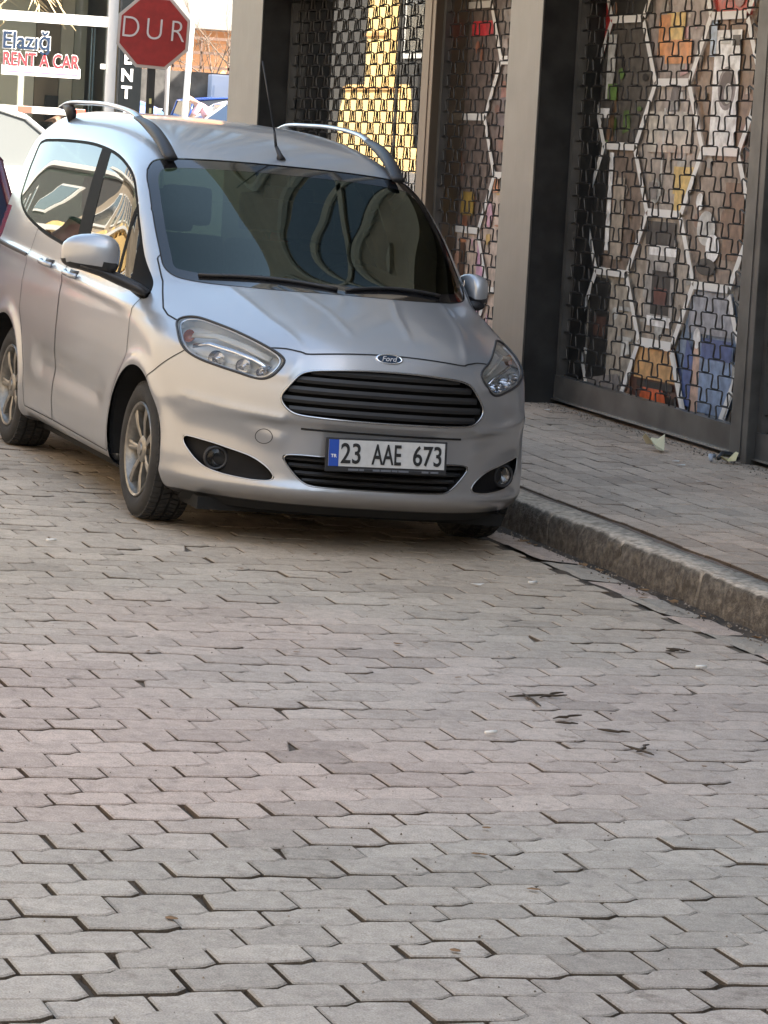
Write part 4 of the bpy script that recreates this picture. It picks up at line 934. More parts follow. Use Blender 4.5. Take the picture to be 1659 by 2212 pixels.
# mirrors
for s in (-1,1):
    mr=empty('wing_mirror'); mr.parent=van
    if s>0: mr.matrix_local=Matrix.Translation((.80,.30,.13))@Matrix.Rotation(math.radians(80),4,'Z')@Matrix.Scale(.86,4)@Matrix.Translation((-.885,-.27,0))
    bm=bmesh.new(); bmesh.ops.create_cube(bm,size=1)
    bmesh.ops.subdivide_edges(bm,edges=bm.edges[:],cuts=5,use_grid_fill=True)
    for v in bm.verts:
        x,y,z=v.co*2; k=(abs(x)**3.2+abs(y)**2.6+abs(z)**3.0)**(-1/3.0) if (abs(x)+abs(y)+abs(z))>0 else 1; x,y,z=x*k,y*k,z*k
        zz=z*(.080-.012*x)-(.006 if z<0 else 0); yy=y*(.085 if y<0 else .03)*(1-.20*max(x,0)); v.co=(s*(1.052+x*.125),.285+yy+.03*(x+.3),1.118+zz+.012*(1-x*x))
    top=bm.copy(); ge=[f for f in top.faces if f.calc_center_median().z<1.085+.03*(1 if False else 0) ]; bmesh.ops.delete(top,geom=ge,context='FACES')
    m_=MB(); m_.bm(top); 
    if s<0: m_.f=[f[::-1] for f in m_.f]
    m_.build('mirror_cap',PAINT,mr,True)
    ge=[f for f in bm.faces if f.calc_center_median().z>=1.085]; bmesh.ops.delete(bm,geom=ge,context='FACES'); m_=MB(); m_.bm(bm); m_.build('mirror_shell',BLK,mr,True)
    m_=MB(); m_.tube([(s*1.10,.29,1.068),(s*1.0,.28,1.055),(s*.93,.27,1.045)] if s>0 else [(s*1.10,.29,1.068),(s*1.0,.28,1.050),(s*.92,.26,1.022),(s*.84,.23,.992),(s*.795,.20,.968)],([(.055,.018),(.06,.024),(.055,.026)] if s>0 else [(.055,.018),(.06,.024),(.055,.026),(.06,.024),(.07,.02)]),12,up=(0,1,0)); m_.build('mirror_arm',BLK,mr,True)
    m_=MB(); m_.box(-.10,.10,-.002,.002,-.058,.058,bev=.0015); q=m_.build('mirror_glass',CHROME,mr); q.data.transform(Matrix.Translation((s*1.05,.325,1.12))@Matrix.Rotation(-s*.12,4,'Z'))
    # handles
    for y in (1.30,1.80):
        h_=empty('door_handle'); h_.parent=doors[('front_door' if y<1.47 else 'sliding_door')+('l' if s<0 else 'r')] or van
        z=.965+.03*(y-1.3); X=[]
        for t in np.linspace(-1,1,9):
            yy=y+t*.095; p=project(np.array([[s*.87,yy,z]]),4)[0]; X.append((p[0]+s*(.030-.022*t**6),yy,z+.004*t))
        m_=MB(); m_.tube(X,[(.013,.010)]*9,8,up=(0,0,1)); m_.build('handle_grip',PAINT,h_,True)
        p=project(np.array([[s*.87,y,z]]),4)[0]; m_=MB(); m_.tube([(p[0]-s*.012,y-.075,z),(p[0]+s*.001,y-.03,z),(p[0]+s*.001,y+.03,z),(p[0]-s*.012,y+.075,z)],[(.02,.006)]*4,8,up=(0,0,1)); m_.build('handle_recess',BLK,h_,True)
    X=[]; 
    for y in np.linspace(2.26,3.12,12):
        z=.985+.035*(y-2.26); p=project(np.array([[s*.86,y,z]]),4)[0]; X.append((p[0],y,z))
    m_=MB(); m_.tube(X,[(.012,.004)]*12,6,up=(0,0,1)); m_.build('door_track',BLK,van)
# antenna
m_=MB(); m_.tube([(0.0,.955,1.598),(-.005,.97,1.625),(-.02,.985,1.66)],[.024,.012,.008],12); m_.tube([(-.02,.985,1.655),(-.035,.99,1.73)],[.0075,.006],8); m_.tube([(-.035,.99,1.73),(-.115,1.03,2.05)],[.0045,.0035],6); m_.build('antenna',BLK,van,True)
# plate
pl=empty('number_plate'); pl.parent=van; pl.matrix_local=Matrix.Translation((.004,-.862,.446))@Matrix.Rotation(math.radians(-6),4,'X')@Matrix.Rotation(math.radians(-1.3),4,'Y')
m_=MB(); m_.box(-.272,.272,.0,.012,-.078,.064,bev=.004); m_.build('plate_holder',BLK,pl)
m_=MB(); m_.box(-.26,.26,-.003,-.0002,-.055,.056); m_.build('plate_face',mat('plate_white',(.50,.50,.49),rough=.4,noise=.06,nscale=30),pl)
m_=MB(); m_.box(-.26,-.216,-.0045,-.0032,-.055,.056); m_.build('plate_band',mat('plate_blue',(.02,.07,.36),rough=.4),pl)
PT=mat('plate_text',(.012,.012,.012),rough=.5)
def ptext(s,x,w_,h_,z=0,m2=PT,nm='plate_lettering',y=-.0052,of=.012):
    t=text_obj(nm,s,1,m2,ext=.001,offset=of); V=np.array([v.co[:] for v in t.data.vertices]); lo,hi=V.min(0),V.max(0); c=(lo+hi)/2
    for v in t.data.vertices: a=v.co.copy(); v.co=((a.x-c[0])*w_/(hi[0]-lo[0])+x,-a.z+y,(a.y-c[1])*h_/(hi[1]-lo[1])+z)
    t.parent=pl
ptext('23',-.163,.088,.086); ptext('AAE',-.003,.132,.086); ptext('673',.181,.128,.086); ptext('TR',-.238,.026,.014,-.012,mat('sign_white',(.85,.85,.85),rough=.4),'country_code',y=-.0055)
for i in range(14):
    pass
m_=MB(); m_.box(-.17,.235,-.0016,-.0006,-.0645,-.0635)
for k,(a,b) in enumerate(((-.17,-.125),(-.12,-.10),(-.06,-.03),(-.025,.02),(.025,.05),(.055,.10),(.16,.19),(.20,.235))): m_.box(a,b,-.0025,-.0008,-.072,-.064)
m_.build('holder_print',mat('holder_grey',(.12,.13,.15),rough=.5),pl)
# trim strip above the plate
m_=MB(); X=np.linspace(-.36,.36,20); Y=surf_y(X,np.full(20,.520)); m_.tube([(x,y+.001,.524) for x,y in zip(X,Y)],[(.006,.006)]*20,6); m_.build('bumper_groove',DARK,van,True)
for s in (-1,1):
    x=s*.50; m_=MB(); P=[]
    for a in np.linspace(0,2*math.pi,29)[:-1]:
        xx,zz=x+.031*math.cos(a),.475+.031*math.sin(a); P.append((xx,float(surf_y(np.array([xx]),np.array([zz]))[0]),zz))
    m_.tube(P,.0018,5,closed=True)
    if s<0: m_.build('tow_eye_cover',SEAM,van,True)
# emblem: plain oval badge
y=float(surf_y(np.array([0.]),np.array([.842]))[0]); T=Matrix.Translation((0,y-.002,.842))@Matrix.Rotation(math.radians(-32),4,'X')
m_=MB(); n=36
def oval(a,b,dy): return [(a*math.cos(2*math.pi*k/n),dy,b*math.sin(2*math.pi*k/n)) for k in range(n)]
R_s=[oval(.062,.026,.006),oval(.062,.026,-.002),oval(.057,.022,-.005),oval(.052,.018,-.0025)]
vs=[T@Vector(p) for r_ in R_s for p in r_]; fs=[(i*n+k,i*n+(k+1)%n,(i+1)*n+(k+1)%n,(i+1)*n+k) for i in range(3) for k in range(n)]
m_.add(vs,fs); bd=m_.build('badge',CHROME,van,True)
m_=MB(); vs=[T@Vector(p) for p in oval(.053,.019,-.0025)]; m_.add(vs,[tuple(range(n))]); m_.build('badge_face',mat('badge_blue',(.008,.025,.055),rough=.2,coat=.5),bd)
t=text_obj('badge_script','Ford',1,mat('badge_silver',(.6,.6,.62),rough=.3,metal=.6),ext=.001,shear=.35,offset=.006); V=np.array([v.co[:] for v in t.data.vertices]); lo,hi=V.min(0),V.max(0); c=(lo+hi)/2
for v in t.data.vertices: a=v.co.copy(); v.co=T@Vector(((a.x-c[0])*.070/(hi[0]-lo[0]),-a.z-.0042,(a.y-c[1])*.023/(hi[1]-lo[1])))
t.parent=bd
# wipers and scuttle
for (a,b) in (((-.60,.145),(-.02,-.075)),((.02,-.085),(.52,.02))):
    m_=MB(); P=[]
    for t in np.linspace(0,1,14):
        x=a[0]+(b[0]-a[0])*t; z=1.078+.018*math.sin(t*math.pi); y=float(surf_y(np.array([x]),np.array([z]),-.6)[0])-.012; P.append((x,y,z))
    m_.tube(P,[(.008,.010)]*14,6); m_.build('wiper',BLK,van,True)
# body sill line, lower lip, added shade box
m_=MB(); X=np.linspace(-.74,.74,40); zlip=.205
Yl=surf_y(X,np.full(40,.215)); m_.add([(x,y+.02,.215) for x,y in zip(X,Yl)]+[(x,y+.12,.150) for x,y in zip(X,Yl)],[(i,i+1,41+i,40+i) for i in range(39)]); m_.build('air_dam',DARK,van,True)
for s in (-1,1):
    m_=MB(); m_.tube([(s*.80,.42,.225),(s*.815,1.2,.23),(s*.80,2.08,.235)],[(.022,.03)]*3,8,up=(1,0,0)); m_.build('sill',PAINT,van,True)
m_=MB(); m_.box(-.70,.70,-.52,3.1,.125,.178); m_.build('underbody_shade_box',DARK,van)  # dark box added under the van to block light and deepen its shadow
# cabin
INT=mat('cabin_trim',(.03,.03,.032),rough=.8); FAB=mat('seat_fabric',(.045,.045,.05),rough=.95,noise=.2,nscale=30)
m_=MB(); m_.box(-.68,.68,.20,.75,.55,.98,bev=.06); m_.box(-.60,-.20,.35,.78,.93,1.04,bev=.04); m_.build('dashboard',INT,van,'auto')
m_=MB(); m_.box(-.78,.78,.4,3.2,.30,.36); m_.build('cabin_floor',INT,van)
def ringp(c,r,M_): return [M_@Vector((r*math.cos(a),r*math.sin(a),0)) for a in np.linspace(0,2*math.pi,33)[:-1]]
Mw=Matrix.Translation((.36,.80,.98))@Matrix.Rotation(math.radians(62),4,'X'); m_=MB(); m_.tube(ringp(0,.18,Mw),.014,8,closed=True)
for a in (0,math.pi,-math.pi/2): m_.tube([Mw@Vector((0,0,-.02)),Mw@Vector((.17*math.cos(a),.17*math.sin(a),0))],.014,6)
m_.build('steering_wheel',BLK,van,True)
for x,y in ((-.36,1.15),(.36,1.15),(-.42,2.05),(.0,2.05),(.42,2.05)):
    st_=empty('seat'); st_.parent=van; st_.location=(x,y,0); w2=.25 if y<2 else .2
    m_=MB(); m_.box(-w2,w2,-.25,.25,.36,.60,bev=.06); m_.build('cushion',FAB,st_,'auto')
    m_=MB(); m_.box(-w2,w2,-.08,.08,0,.62,bev=.06,M=Matrix.Translation((0,.24,.55))@Matrix.Rotation(math.radians(-14),4,'X')); m_.build('backrest',FAB,st_,'auto')
    m_=MB(); m_.box(-.13,.13,-.05,.05,0,.20,bev=.045,M=Matrix.Translation((0,.38,1.20))@Matrix.Rotation(math.radians(-10),4,'X')); m_.build('headrest',FAB,st_,'auto')
m_=MB(); m_.box(-.12,.12,.78,.80,1.42,1.48,bev=.008); m_.tube([(0,.79,1.48),(0,.82,1.53)],.01,6); m_.build('rear_view_mirror',BLK,van,'auto')
# ---------------------------------------------------------------- litter
PAP=mat('paper_white',(.72,.70,.66),rough=.8); LEAF=mat('dead_leaf',(.16,.09,.04),rough=.9,noise=.4,nscale=30); BUT=mat('cigarette_paper',(.75,.72,.66),rough=.8)
Rl=random.Random(11)
def onroad(x,y,dz=0): v=MCAR@Vector((x,y,dz+.004+float(road_z(x,y)))); return v
def onpave(x,y,dz=0): return MCAR@Vector((x,y,SW(x,y)+dz+.003))
def flat_piece(name,p,r,m,label,cat,n=7,ell=1.0,rz=0,group=None,cur=.2):
    b=MB(); P=[(0,0,r*cur*.3+.001)]
    for k in range(n):
        a=2*math.pi*k/n+Rl.uniform(-.2,.2); q=r*Rl.uniform(.7,1.15); P.append((q*math.cos(a)*ell,q*math.sin(a)/ell,Rl.uniform(0,r*cur)))
    P2=[(x,y,z+.0012) for x,y,z in P]; F_=[(0,1+k,1+(k+1)%n) for k in range(n)]
    b.add(P,[f[::-1] for f in F_]); b.add(P2,F_); m0=len(P)
    b.f+=[(1+k,1+(k+1)%n,m0+1+(k+1)%n,m0+1+k) for k in range(n)]; b.mi+=[0]*n
    o=b.build(name,m); o.location=p; o.rotation_euler=(0,0,rz); return tag(o,label,cat,group)

# ---------------------------------------------------------------- the street across and beyond
OCH=mat('ochre_render',(.62,.42,.17),rough=.9,noise=.08,nscale=2); WHR=mat('white_trim',(.62,.61,.58),rough=.7); CRM=mat('cream_render',(.52,.46,.36),rough=.9,noise=.08,nscale=2)
GRY=mat('grey_render',(.30,.29,.27),rough=.9,noise=.1,nscale=2); TAN=mat('tan_render',(.30,.25,.19),rough=.9,noise=.15,nscale=1.5)
def building(name,x0,x1,y0,y1,h,m,label,fx=None,rows=2,cols=6,z0=3.6,floor=3.0,face='x+',roofh=.25,cat='building'):
    zb_=min(zroad(x0,y0),zroad(x1,y0),zroad(x0,y1),zroad(x1,y1))-.3; o=Vector(((x0+x1)/2,(y0+y1)/2,zb_)); b=empty(name,o,label=label,cat=cat)
    def add(mb,nm,mm,par=None): a=mb.build(nm,mm); a.data.transform(Matrix.Translation(-o)); a.parent=par or b; return a
    mb=MB(); mb.box(x0,x1,y0,y1,zb_,h); add(mb,'wall',m); mb=MB(); mb.box(x0-.2,x1+.2,y0-.2,y1+.2,h+.002,h+roofh); add(mb,'roof',WHR)
    for r in range(rows):
        for c in range(cols):
            z=z0+r*floor
            if z+1.5>h: continue
            mb=MB(); q=MB()
            if face in('x+','x-'):
                y=y0+(y1-y0)*(c+.5)/cols; X=x1 if face=='x+' else x0; s=1 if face=='x+' else -1
                mb.box(min(X,X+s*.05),max(X,X+s*.05),y-.75,y+.75,z,z+1.5); q.box(min(X+s*.05,X+s*.06),max(X+s*.05,X+s*.06),y-.65,y+.65,z+.1,z+1.4)
            else:
                x=x0+(x1-x0)*(c+.5)/cols; Y=y0; mb.box(x-.75,x+.75,Y-.05,Y,z,z+1.5); q.box(x-.65,x+.65,Y-.06,Y-.05,z+.1,z+1.4)
            f=add(mb,'window',WHR); add(q,'pane',win_mat(),f)
    return b,add
# left side of our street, out of frame but mirrored in the van's flank
building('apartment_building',-20,-9.5,-26,18,9,TAN,'plain tan apartment building along the left side of the street, out of frame',rows=2,cols=12)
b,add=building('corner_building',-20,-9.6,21,38.5,10.5,TAN,'tan corner building with white striped shop fascias across the junction',rows=2,cols=6,z0=6.0)
for k,(z,hh,mm) in enumerate(((3.2,.14,WHR),(3.45,.10,WHR),(3.66,.10,WHR),(2.2,.8,mat('purple_sign',(.05,.05,.16),rough=.4)),(1.9,.25,mat('orange_sign',(.55,.12,.05),rough=.4)),(4.15,.22,WHR),(4.75,.55,OCH),(5.5,.12,WHR),(8.6,.25,WHR))):
    mb=MB(); mb.box(-9.598,-9.2,21.1,39.9,z,z+hh); add(mb,'fascia',mm)
for k in range(6):
    mb=MB(); y=22.6+k*3.1; P=[]; R0=1.0
    for a in np.linspace(0,math.pi,13): P.append((-9.42,y+R0*math.cos(a),4.7+R0*math.sin(a)*1.0))
    mb.tube(P,.16,6); add(mb,'arch_moulding',OCH)
    mb=MB(); mb.box(-9.598,-9.5,y-1.1,y+1.1,.3,1.85); add(mb,'shop_glazing',win_mat())
for k in range(3): mb=MB(); y=23.5+k*6.0; mb.box(-9.1,-8.9,y-.1,y+.1,-.2,3.1); add(mb,'column',WHR)
GOLD=mat('golden_wall',(.85,.60,.26),rough=.85,noise=.10,nscale=3)
g=empty('golden_reflection_wall',(-9,43.8,0),label='golden stepped wall added out of view up the left side, shaped for its reflection in the shop window',cat='building')
GP=[(45.4,.2),(45.4,2.36),(45.05,3.0),(43.95,3.0),(43.95,4.95),(42.75,4.95),(42.75,3.0),(41.95,3.0),(41.6,1.9),(40.8,1.65),(40.5,.2)]  # outline drawn to give the golden shape mirrored in the shop window
mb=MB(); mb.prism([(y-43.8,z) for y,z in GP],.18,M=Matrix.Rotation(math.pi/2,4,'Z')); mb.build('stepped_wall',GOLD,g)
mb=MB(); mb.box(.001,.05,-1.85,1.25,2.90,2.96); mb.box(.001,.05,-1.05,.15,3.9,3.96); mb.build('string_course',mat('golden_trim',(.60,.34,.14),rough=.8),g)
building('dark_building',-22,-10.5,42,80,9,mat('dark_backdrop',(.05,.048,.045),rough=.7),'dark building added behind the golden wall to keep the shop window reflection dark',rows=2,cols=6)  # added backdrop so the pane mirrors dark around the gold
building('end_building',-40,30,-62,-50,14,mat('grey_stone',(.13,.135,.14),rough=.9),'grey building added behind the camera for the van front to reflect',rows=3,cols=14,face='y')  # added unseen, keeps bright sky out of the van front reflections
# rent-a-car office across the junction
RX0,RX1,RY=2.6,5.72,24.0; zr=zroad(4,24)
rb=empty('rental_office',(4.2,RY,zr),label='car rental office with white framed glazing at the top left of the photo',cat='building'); ro=Vector((4.2,RY,zr))
def radd(mb,nm,mm,par=None,smooth=False): a=mb.build(nm,mm,None,smooth); a.data.transform(Matrix.Translation(-ro)); a.parent=par or rb; return a
mb=MB(); mb.box(RX0,RX1,29,29.2,zr-.5,4.6); mb.box(RX0,RX0+.2,24.1,29,zr-.5,4.6); mb.box(RX1-.15,RX1,24.1,29,zr-.5,4.6); radd(mb,'wall',CRM)
mb=MB(); mb.box(RX0-.2,RX1+.2,23.9,29.4,4.602,5.0); mb.box(RX0,RX1,RY+.0,24.25,3.75,4.60); radd(mb,'roof',CRM)
mb=MB(); mb.box(RX0,RX1,24.1,29,zr-.02,zr+.02); radd(mb,'floor',GRY)
WFR=mat('white_aluminium',(.78,.77,.76),rough=.35,metal=.2)
for nm,x0,x1,z0,z1 in (('post',5.27,5.39,zr,3.75),('post',2.62,2.72,zr,3.75),('transom',2.72,5.27,3.02,3.14),('sill',2.72,5.27,zr,zr+.35),('head',2.72,5.27,3.6,3.75)):
    mb=MB(); mb.box(x0,x1,23.98,24.08,z0,z1); radd(mb,'window_frame',WFR)
mb=MB(); mb.box(2.72,5.27,24.02,24.03,zr+.35,3.6); radd(mb,'pane',glass('office_glass',(.85,.87,.86),boost=.8))
for x0,x1,c in ((2.75,3.96,(.22,.19,.15)),(3.98,4.62,(.75,.70,.58)),(4.63,4.93,(.30,.23,.17)),(4.94,5.1,(.70,.62,.50)),(5.11,5.26,(.42,.40,.32))):
    mb=MB(); mb.box(x0,x1,24.9+x0*.01,24.95+x0*.01,zr,4.5); radd(mb,'partition',mat('office_%d'%int(x0*100),c,rough=.8))
mb=MB(); mb.box(4.74,4.90,24.8,24.85,1.72,2.18); mb.box(3.98,4.07,24.8,24.88,1.2,2.25); radd(mb,'monitor',mat('monitor_black',(.02,.02,.022),rough=.3))
mb=MB(); mb.box(5.10,5.115,24.1,24.13,zr,3.0); mb.box(5.135,5.15,24.1,24.13,zr,3.0); radd(mb,'door_edge',mat('blue_grey_metal',(.25,.33,.38),rough=.3,metal=.5))
mb=MB(); mb.box(5.19,5.25,23.95,23.975,2.52,2.58); radd(mb,'door_handle',WFR)
# window lettering
SGW=mat('sign_white',(.85,.85,.85),rough=.4); SGN=mat('sign_navy',(.01,.025,.06),rough=.4); SGR=mat('sign_red',(.65,.03,.04),rough=.4); SGP=mat('sign_pink',(.75,.15,.22),rough=.4)
sg=empty('window_sign',(4.4,23.97,2.4),label='Elazığ RENT A CAR lettering on the office glass, navy and red on white',cat='sign')
def word(s,cx,cz,wd,ht,m_,out,xs=None,d=0):
    for k,(mm,of,nm) in enumerate(((SGW,out,'letter_backing'),(m_,.014,'lettering'))):
        t=text_obj(nm,s,1,mm,ext=.002,offset=of); V=np.array([v.co[:] for v in t.data.vertices]); 
        if k==0: lo,hi=V.min(0),V.max(0)
        if k==0: base=text_obj('t',s,1,mm,ext=.002); B_=np.array([v.co[:] for v in base.data.vertices]); lo,hi=B_.min(0),B_.max(0); bpy.data.objects.remove(base)
        sx=wd/(hi[0]-lo[0]); sz=ht/(hi[1]-lo[1]); c=(lo+hi)/2
        for v in t.data.vertices:
            x,y,z=v.co; v.co=((x-c[0])*sx+cx-4.4,-.008*k-z*.5-d,(y-c[1])*sz+cz-2.4)
        t.parent=sg
word('Elazığ',4.28,2.775,.56,.27,SGN,.05); word('RENT A CAR',4.47,2.575,.92,.16,SGR,.05)
mb=MB(); mb.box(3.99-4.4,4.95-4.4,-.004,.002,2.385-2.4,2.50-2.4); mb.build('board',SGW,sg); mb=MB(); mb.box(4.02-4.4,4.92-4.4,-.007,-.0045,2.415-2.4,2.435-2.4); mb.build('underline',SGP,sg)
mb=MB()
for k in range(24): mb.box(-.36+k*.033,-.345+k*.033,-.0065,-.0045,.062,.075)
mb.build('small_print',mat('sign_pale_blue',(.45,.5,.62),rough=.5),sg)
vs_=empty('vertical_sign',(5.55,23.9,zr),label='black upright panel with white RENT A lettering behind the stop sign',cat='sign')
mb=MB(); mb.box(-.15,.13,-.03,.06,0,3.5); mb.build('panel',mat('sign_black',(.006,.008,.010),rough=.3),vs_)
for ch,z in (('R',2.90),('E',2.66),('N',2.455),('T',2.25),('A',1.97),('C',1.70),('A',1.45),('R',1.22)):
    t=text_obj('letter',ch,.205,SGW,vs_,ext=.004,M=face_minus_y(-.05,-.036,z-zr),offset=.006)
# stop sign on its post
st=empty('stop_sign',(3.63,16.0,zroad(3.6,16)),label='red octagonal DUR stop sign on a dark post at the corner',cat='sign'); so=Vector(st.location)
cdir=Vector((-4.56-3.6,-13.38-16,0)).normalized(); rz=math.atan2(cdir.y,cdir.x)+math.pi/2+math.radians(4)
cS=Vector((3.614,16.0,2.712)); T=Matrix.Translation(cS-so)@Matrix.Rotation(rz,4,'Z')@Matrix.Rotation(math.radians(2.2),4,'Y')
def octo(r): return [(r*math.cos(math.radians(22.5+45*k)),r*math.sin(math.radians(22.5+45*k))) for k in range(8)]
mb=MB(); mb.prism(octo(.370),.006,M=T); mb.build('sign_plate',mat('sign_back_grey',(.45,.44,.42),rough=.4),st)
mb=MB(); mb.prism(octo(.363),.004,M=T@Matrix.Translation((0,-.0045,0))); mb.build('white_rim',mat('sign_rim',(.50,.42,.38),rough=.45),st)
mb=MB(); mb.prism(octo(.338),.004,M=T@Matrix.Translation((0,-.0095,0))); mb.build('red_face',mat('sign_face_red',(.27,.016,.014),rough=.5,noise=.12,nscale=14),st)
for ch,x in (('D',-.219),('U',.006),('R',.225)): text_obj('letter',ch,.29,mat('sign_letter',(.55,.50,.50),rough=.45),st,ext=.003,xs=.88,M=T@Matrix.Translation((x,-.014,.02))@Matrix.Rotation(math.pi/2,4,'X'),offset=-.004)
mb=MB(); mb.box(-.035,.035,.03,.09,0,2.9-so.z); M2=Matrix.Translation((cS.x-so.x,cS.y-so.y,0))@Matrix.Rotation(rz,4,'Z'); m_=MB(); m_.box(-.038,.038,.012,.08,0,2.85-so.z,M=M2); m_.build('post',mat('post_dark',(.03,.028,.026),rough=.5),st)
m_=MB(); m_.box(-.010,.012,.008,.0118,2.04-so.z,2.09-so.z,M=M2); m_.box(-.006,.016,.0075,.0078,1.95-so.z,2.00-so.z,M=M2); m_.build('sticker',mat('sticker_yellow',(.7,.65,.3),rough=.5),st)
# poles
tg=MB(); tg.tube([(5.44,21.9,zroad(5.4,22)),(5.47,21.95,4.5)],[.026,.024],12); tag(tg.build('lamp_pole',mat('galvanised',(.45,.45,.46),rough=.4,metal=.5),None,True),'pale grey metal pole rising just right of the stop sign','pole')
tg=MB(); tg.tube([(13.2,48,1.0),(13.4,48.1,6.5)],[.065,.055],14); tag(tg.build('white_pole',mat('white_painted',(.80,.79,.76),rough=.5),None,True),'thick white painted pole in the sunlit street beyond the stop sign','pole')
# background cars
def bgcar(loc,rz,L,W,H,col,label,kind='hatch',glassc=(.02,.03,.04),cat='car',top=None):
    o=empty('parked_car',loc,rz,label=label,cat=cat)   # local x forward
    M1=mat('paint_%d%d%d'%tuple(int(c*99) for c in col),col,rough=.25,metal=.1,coat=.8); g_=mat('car_window_%d'%int(sum(glassc)*100),glassc,rough=.12,spec=.3); M2_=M1 if top is None else mat('paint_top',top,rough=.3,coat=.5)
    b=.9*H/1.5; h=L/2
    P=[(-h,.30),(-h-.02,.62),(-h+.06,b*.98),(-h*.62,b*1.02),(h*.40,b*1.02),(h*.80,b*.88),(h*.97,b*.72),(h,.52),(h-.06,.24),(-h+.1,.22)]
    P=catmull(P,4)
    bm=bmesh.new(); n=len(P); rings=[]
    for yy,sc in ((-W/2,.0),(-W/2+.02,.03),(-W/2+.10,.08),(0,.10),(W/2-.10,.08),(W/2-.02,.03),(W/2,.0)):
        cx,cz=0,.55; ring=[bm.verts.new((cx+(x-cx)*(.94+sc*.6),yy,cz+(z-cz)*(.90+sc))) for x,z in P]; rings.append(ring)
    for a,b_ in zip(rings[:-1],rings[1:]):
        for i in range(n): bm.faces.new((a[i],a[(i+1)%n],b_[(i+1)%n],b_[i]))
    bm.faces.new(rings[0][::-1]); bm.faces.new(rings[-1]); bmesh.ops.recalc_face_normals(bm,faces=bm.faces)
    m_=MB(); m_.bm(bm); m_.build('body',M1,o,'auto')
    rear=-h*.92 if kind!='sedan' else -h*.72; G=[(rear,b*.98),(rear+.16,H*.93),(-h*.45,H*.995),(h*.02,H*.99),(h*.16,H*.94),(h*.50,b*.98)]
    def gh(sc,dz,w0,w1,mm,nm):
        V=[];n=len(G)
        for s in (-1,1):
            for x,z in G:
                t=(z-b)/(H-b); V.append((x*sc,s*(w0+(w1-w0)*max(t,0))/2,z+dz))
        m_=MB(); m_.add(V,[tuple(range(n-1,-1,-1)),tuple(range(n,2*n))]+[(i,(i+1)%n,(i+1)%n+n,i+n) for i in range(n)]); return m_.build(nm,mm,o,'auto')
    gh(1,0,W*.93,W*.76,g_,'windows')
    # roof skin and pillars
    m_=MB()
    for s in (-1,1):
        m_=MB(); wy=lambda z:s*(W*.93+(W*.76-W*.93)*max((z-b)/(H-b),0))/2+s*.006
        for x0_,z0_,x1_,z1_ in ((rear,b*.98,rear+.16,H*.93),(h*.16,H*.94,h*.50,b*.98),(-h*.12,b,-h*.12,H*.985)): m_.tube([(x0_,wy(z0_),z0_),(x1_,wy(z1_),z1_)],.028,6)
        m_.tube([(x,wy(z),z) for x,z in G[1:5]],.03,6); m_.build('window_surround',M2_,o,True)
    m_=MB(); R=[(rear+.14,H*.935),(-h*.45,H*1.005),(h*.02,H*1.0),(h*.17,H*.945)]; V=[(x,s*W*.385,z+.006) for s in (-1,1) for x,z in R]; m_.add(V+[(v[0],v[1],v[2]-.03) for v in V],[(0,1,5,4),(1,2,6,5),(2,3,7,6),(8,12,13,9),(9,13,14,10),(10,14,15,11),(0,8,9,1),(1,9,10,2),(2,10,11,3),(4,5,13,12),(5,6,14,13),(6,7,15,14),(0,4,12,8),(3,11,15,7)]); m_.build('roof',M2_,o,'auto')
    for s in (-1,1):
        for x in (-h*.62,h*.62):
            q=empty('wheel'); q.parent=o; q.location=(x,s*(W/2-.10),.31); m_=MB(); m_.lathe([(.19,.10),(.30,.10),(.31,.06),(.31,-.06),(.30,-.10),(.19,-.10)],24,'y'); m_.build('tyre',TYRE,q,'auto'); m_=MB(); m_.lathe([(.0005,.085),(.05,.09),(.19,.085),(.19,-.085),(.05,-.09),(.0005,-.085)],20,'y'); m_.build('rim',RIMM,q,'auto')
        m_=MB(); m_.box(h*.86,h*.965,s*W*.30-.14,s*W*.30+.14,b*.66,b*.80,bev=.02); m_.build('headlight',CHROME,o)
        m_=MB(); m_.box(-h-.03,-h+.1,s*W*.34-.11,s*W*.34+.11,b*.72,b*.95,bev=.02); m_.build('tail_light',mat('tail_red',(.35,.01,.01),rough=.1,coat=1),o)
    return o
zc=lambda x,y:zroad(x,y)
def put(x,y,rz,*a,**k): return bgcar((x,y,zroad(x,y)+(.38 if y>50 else 0)),rz,*a,**k)
mb=MB(); mb.add([(5,26,zroad(5,26)-.01),(60,26,zroad(60,26)-.01),(60,48,zroad(60,48)+.38),(5,48,zroad(5,48)+.38),(5,110,zroad(5,110)+.38),(60,110,zroad(60,110)+.38)],[(0,1,2,3),(3,2,5,4)]); struct(mb.build('far_road',ASP))
put(2.75,19.5,0.0,4.2,1.72,1.54,(.80,.80,.78),'white hatchback in full sun at the left edge behind the van',glassc=(.16,.17,.17))
put(-1.0,6.95,math.pi/2,4.3,1.72,1.38,(.075,.012,.03),'dark maroon car parked behind the van at the left edge',glassc=(.015,.02,.045))
put(19.6,63.5,.0,4.4,1.8,1.60,(.02,.06,.26),'blue car behind the person in pink, left of the silver car',glassc=(.015,.02,.03))
put(18.05,60.5,math.pi-.1,4.0,1.7,1.50,(.55,.58,.62),'silver car farthest right in the gap beside the corner pillar',glassc=(.03,.05,.09))
put(15.6,66.5,.0,4.6,1.9,2.15,(.10,.20,.50),'white and blue minibus half hidden behind the stop sign',glassc=(.10,.16,.28),top=(.78,.80,.82))
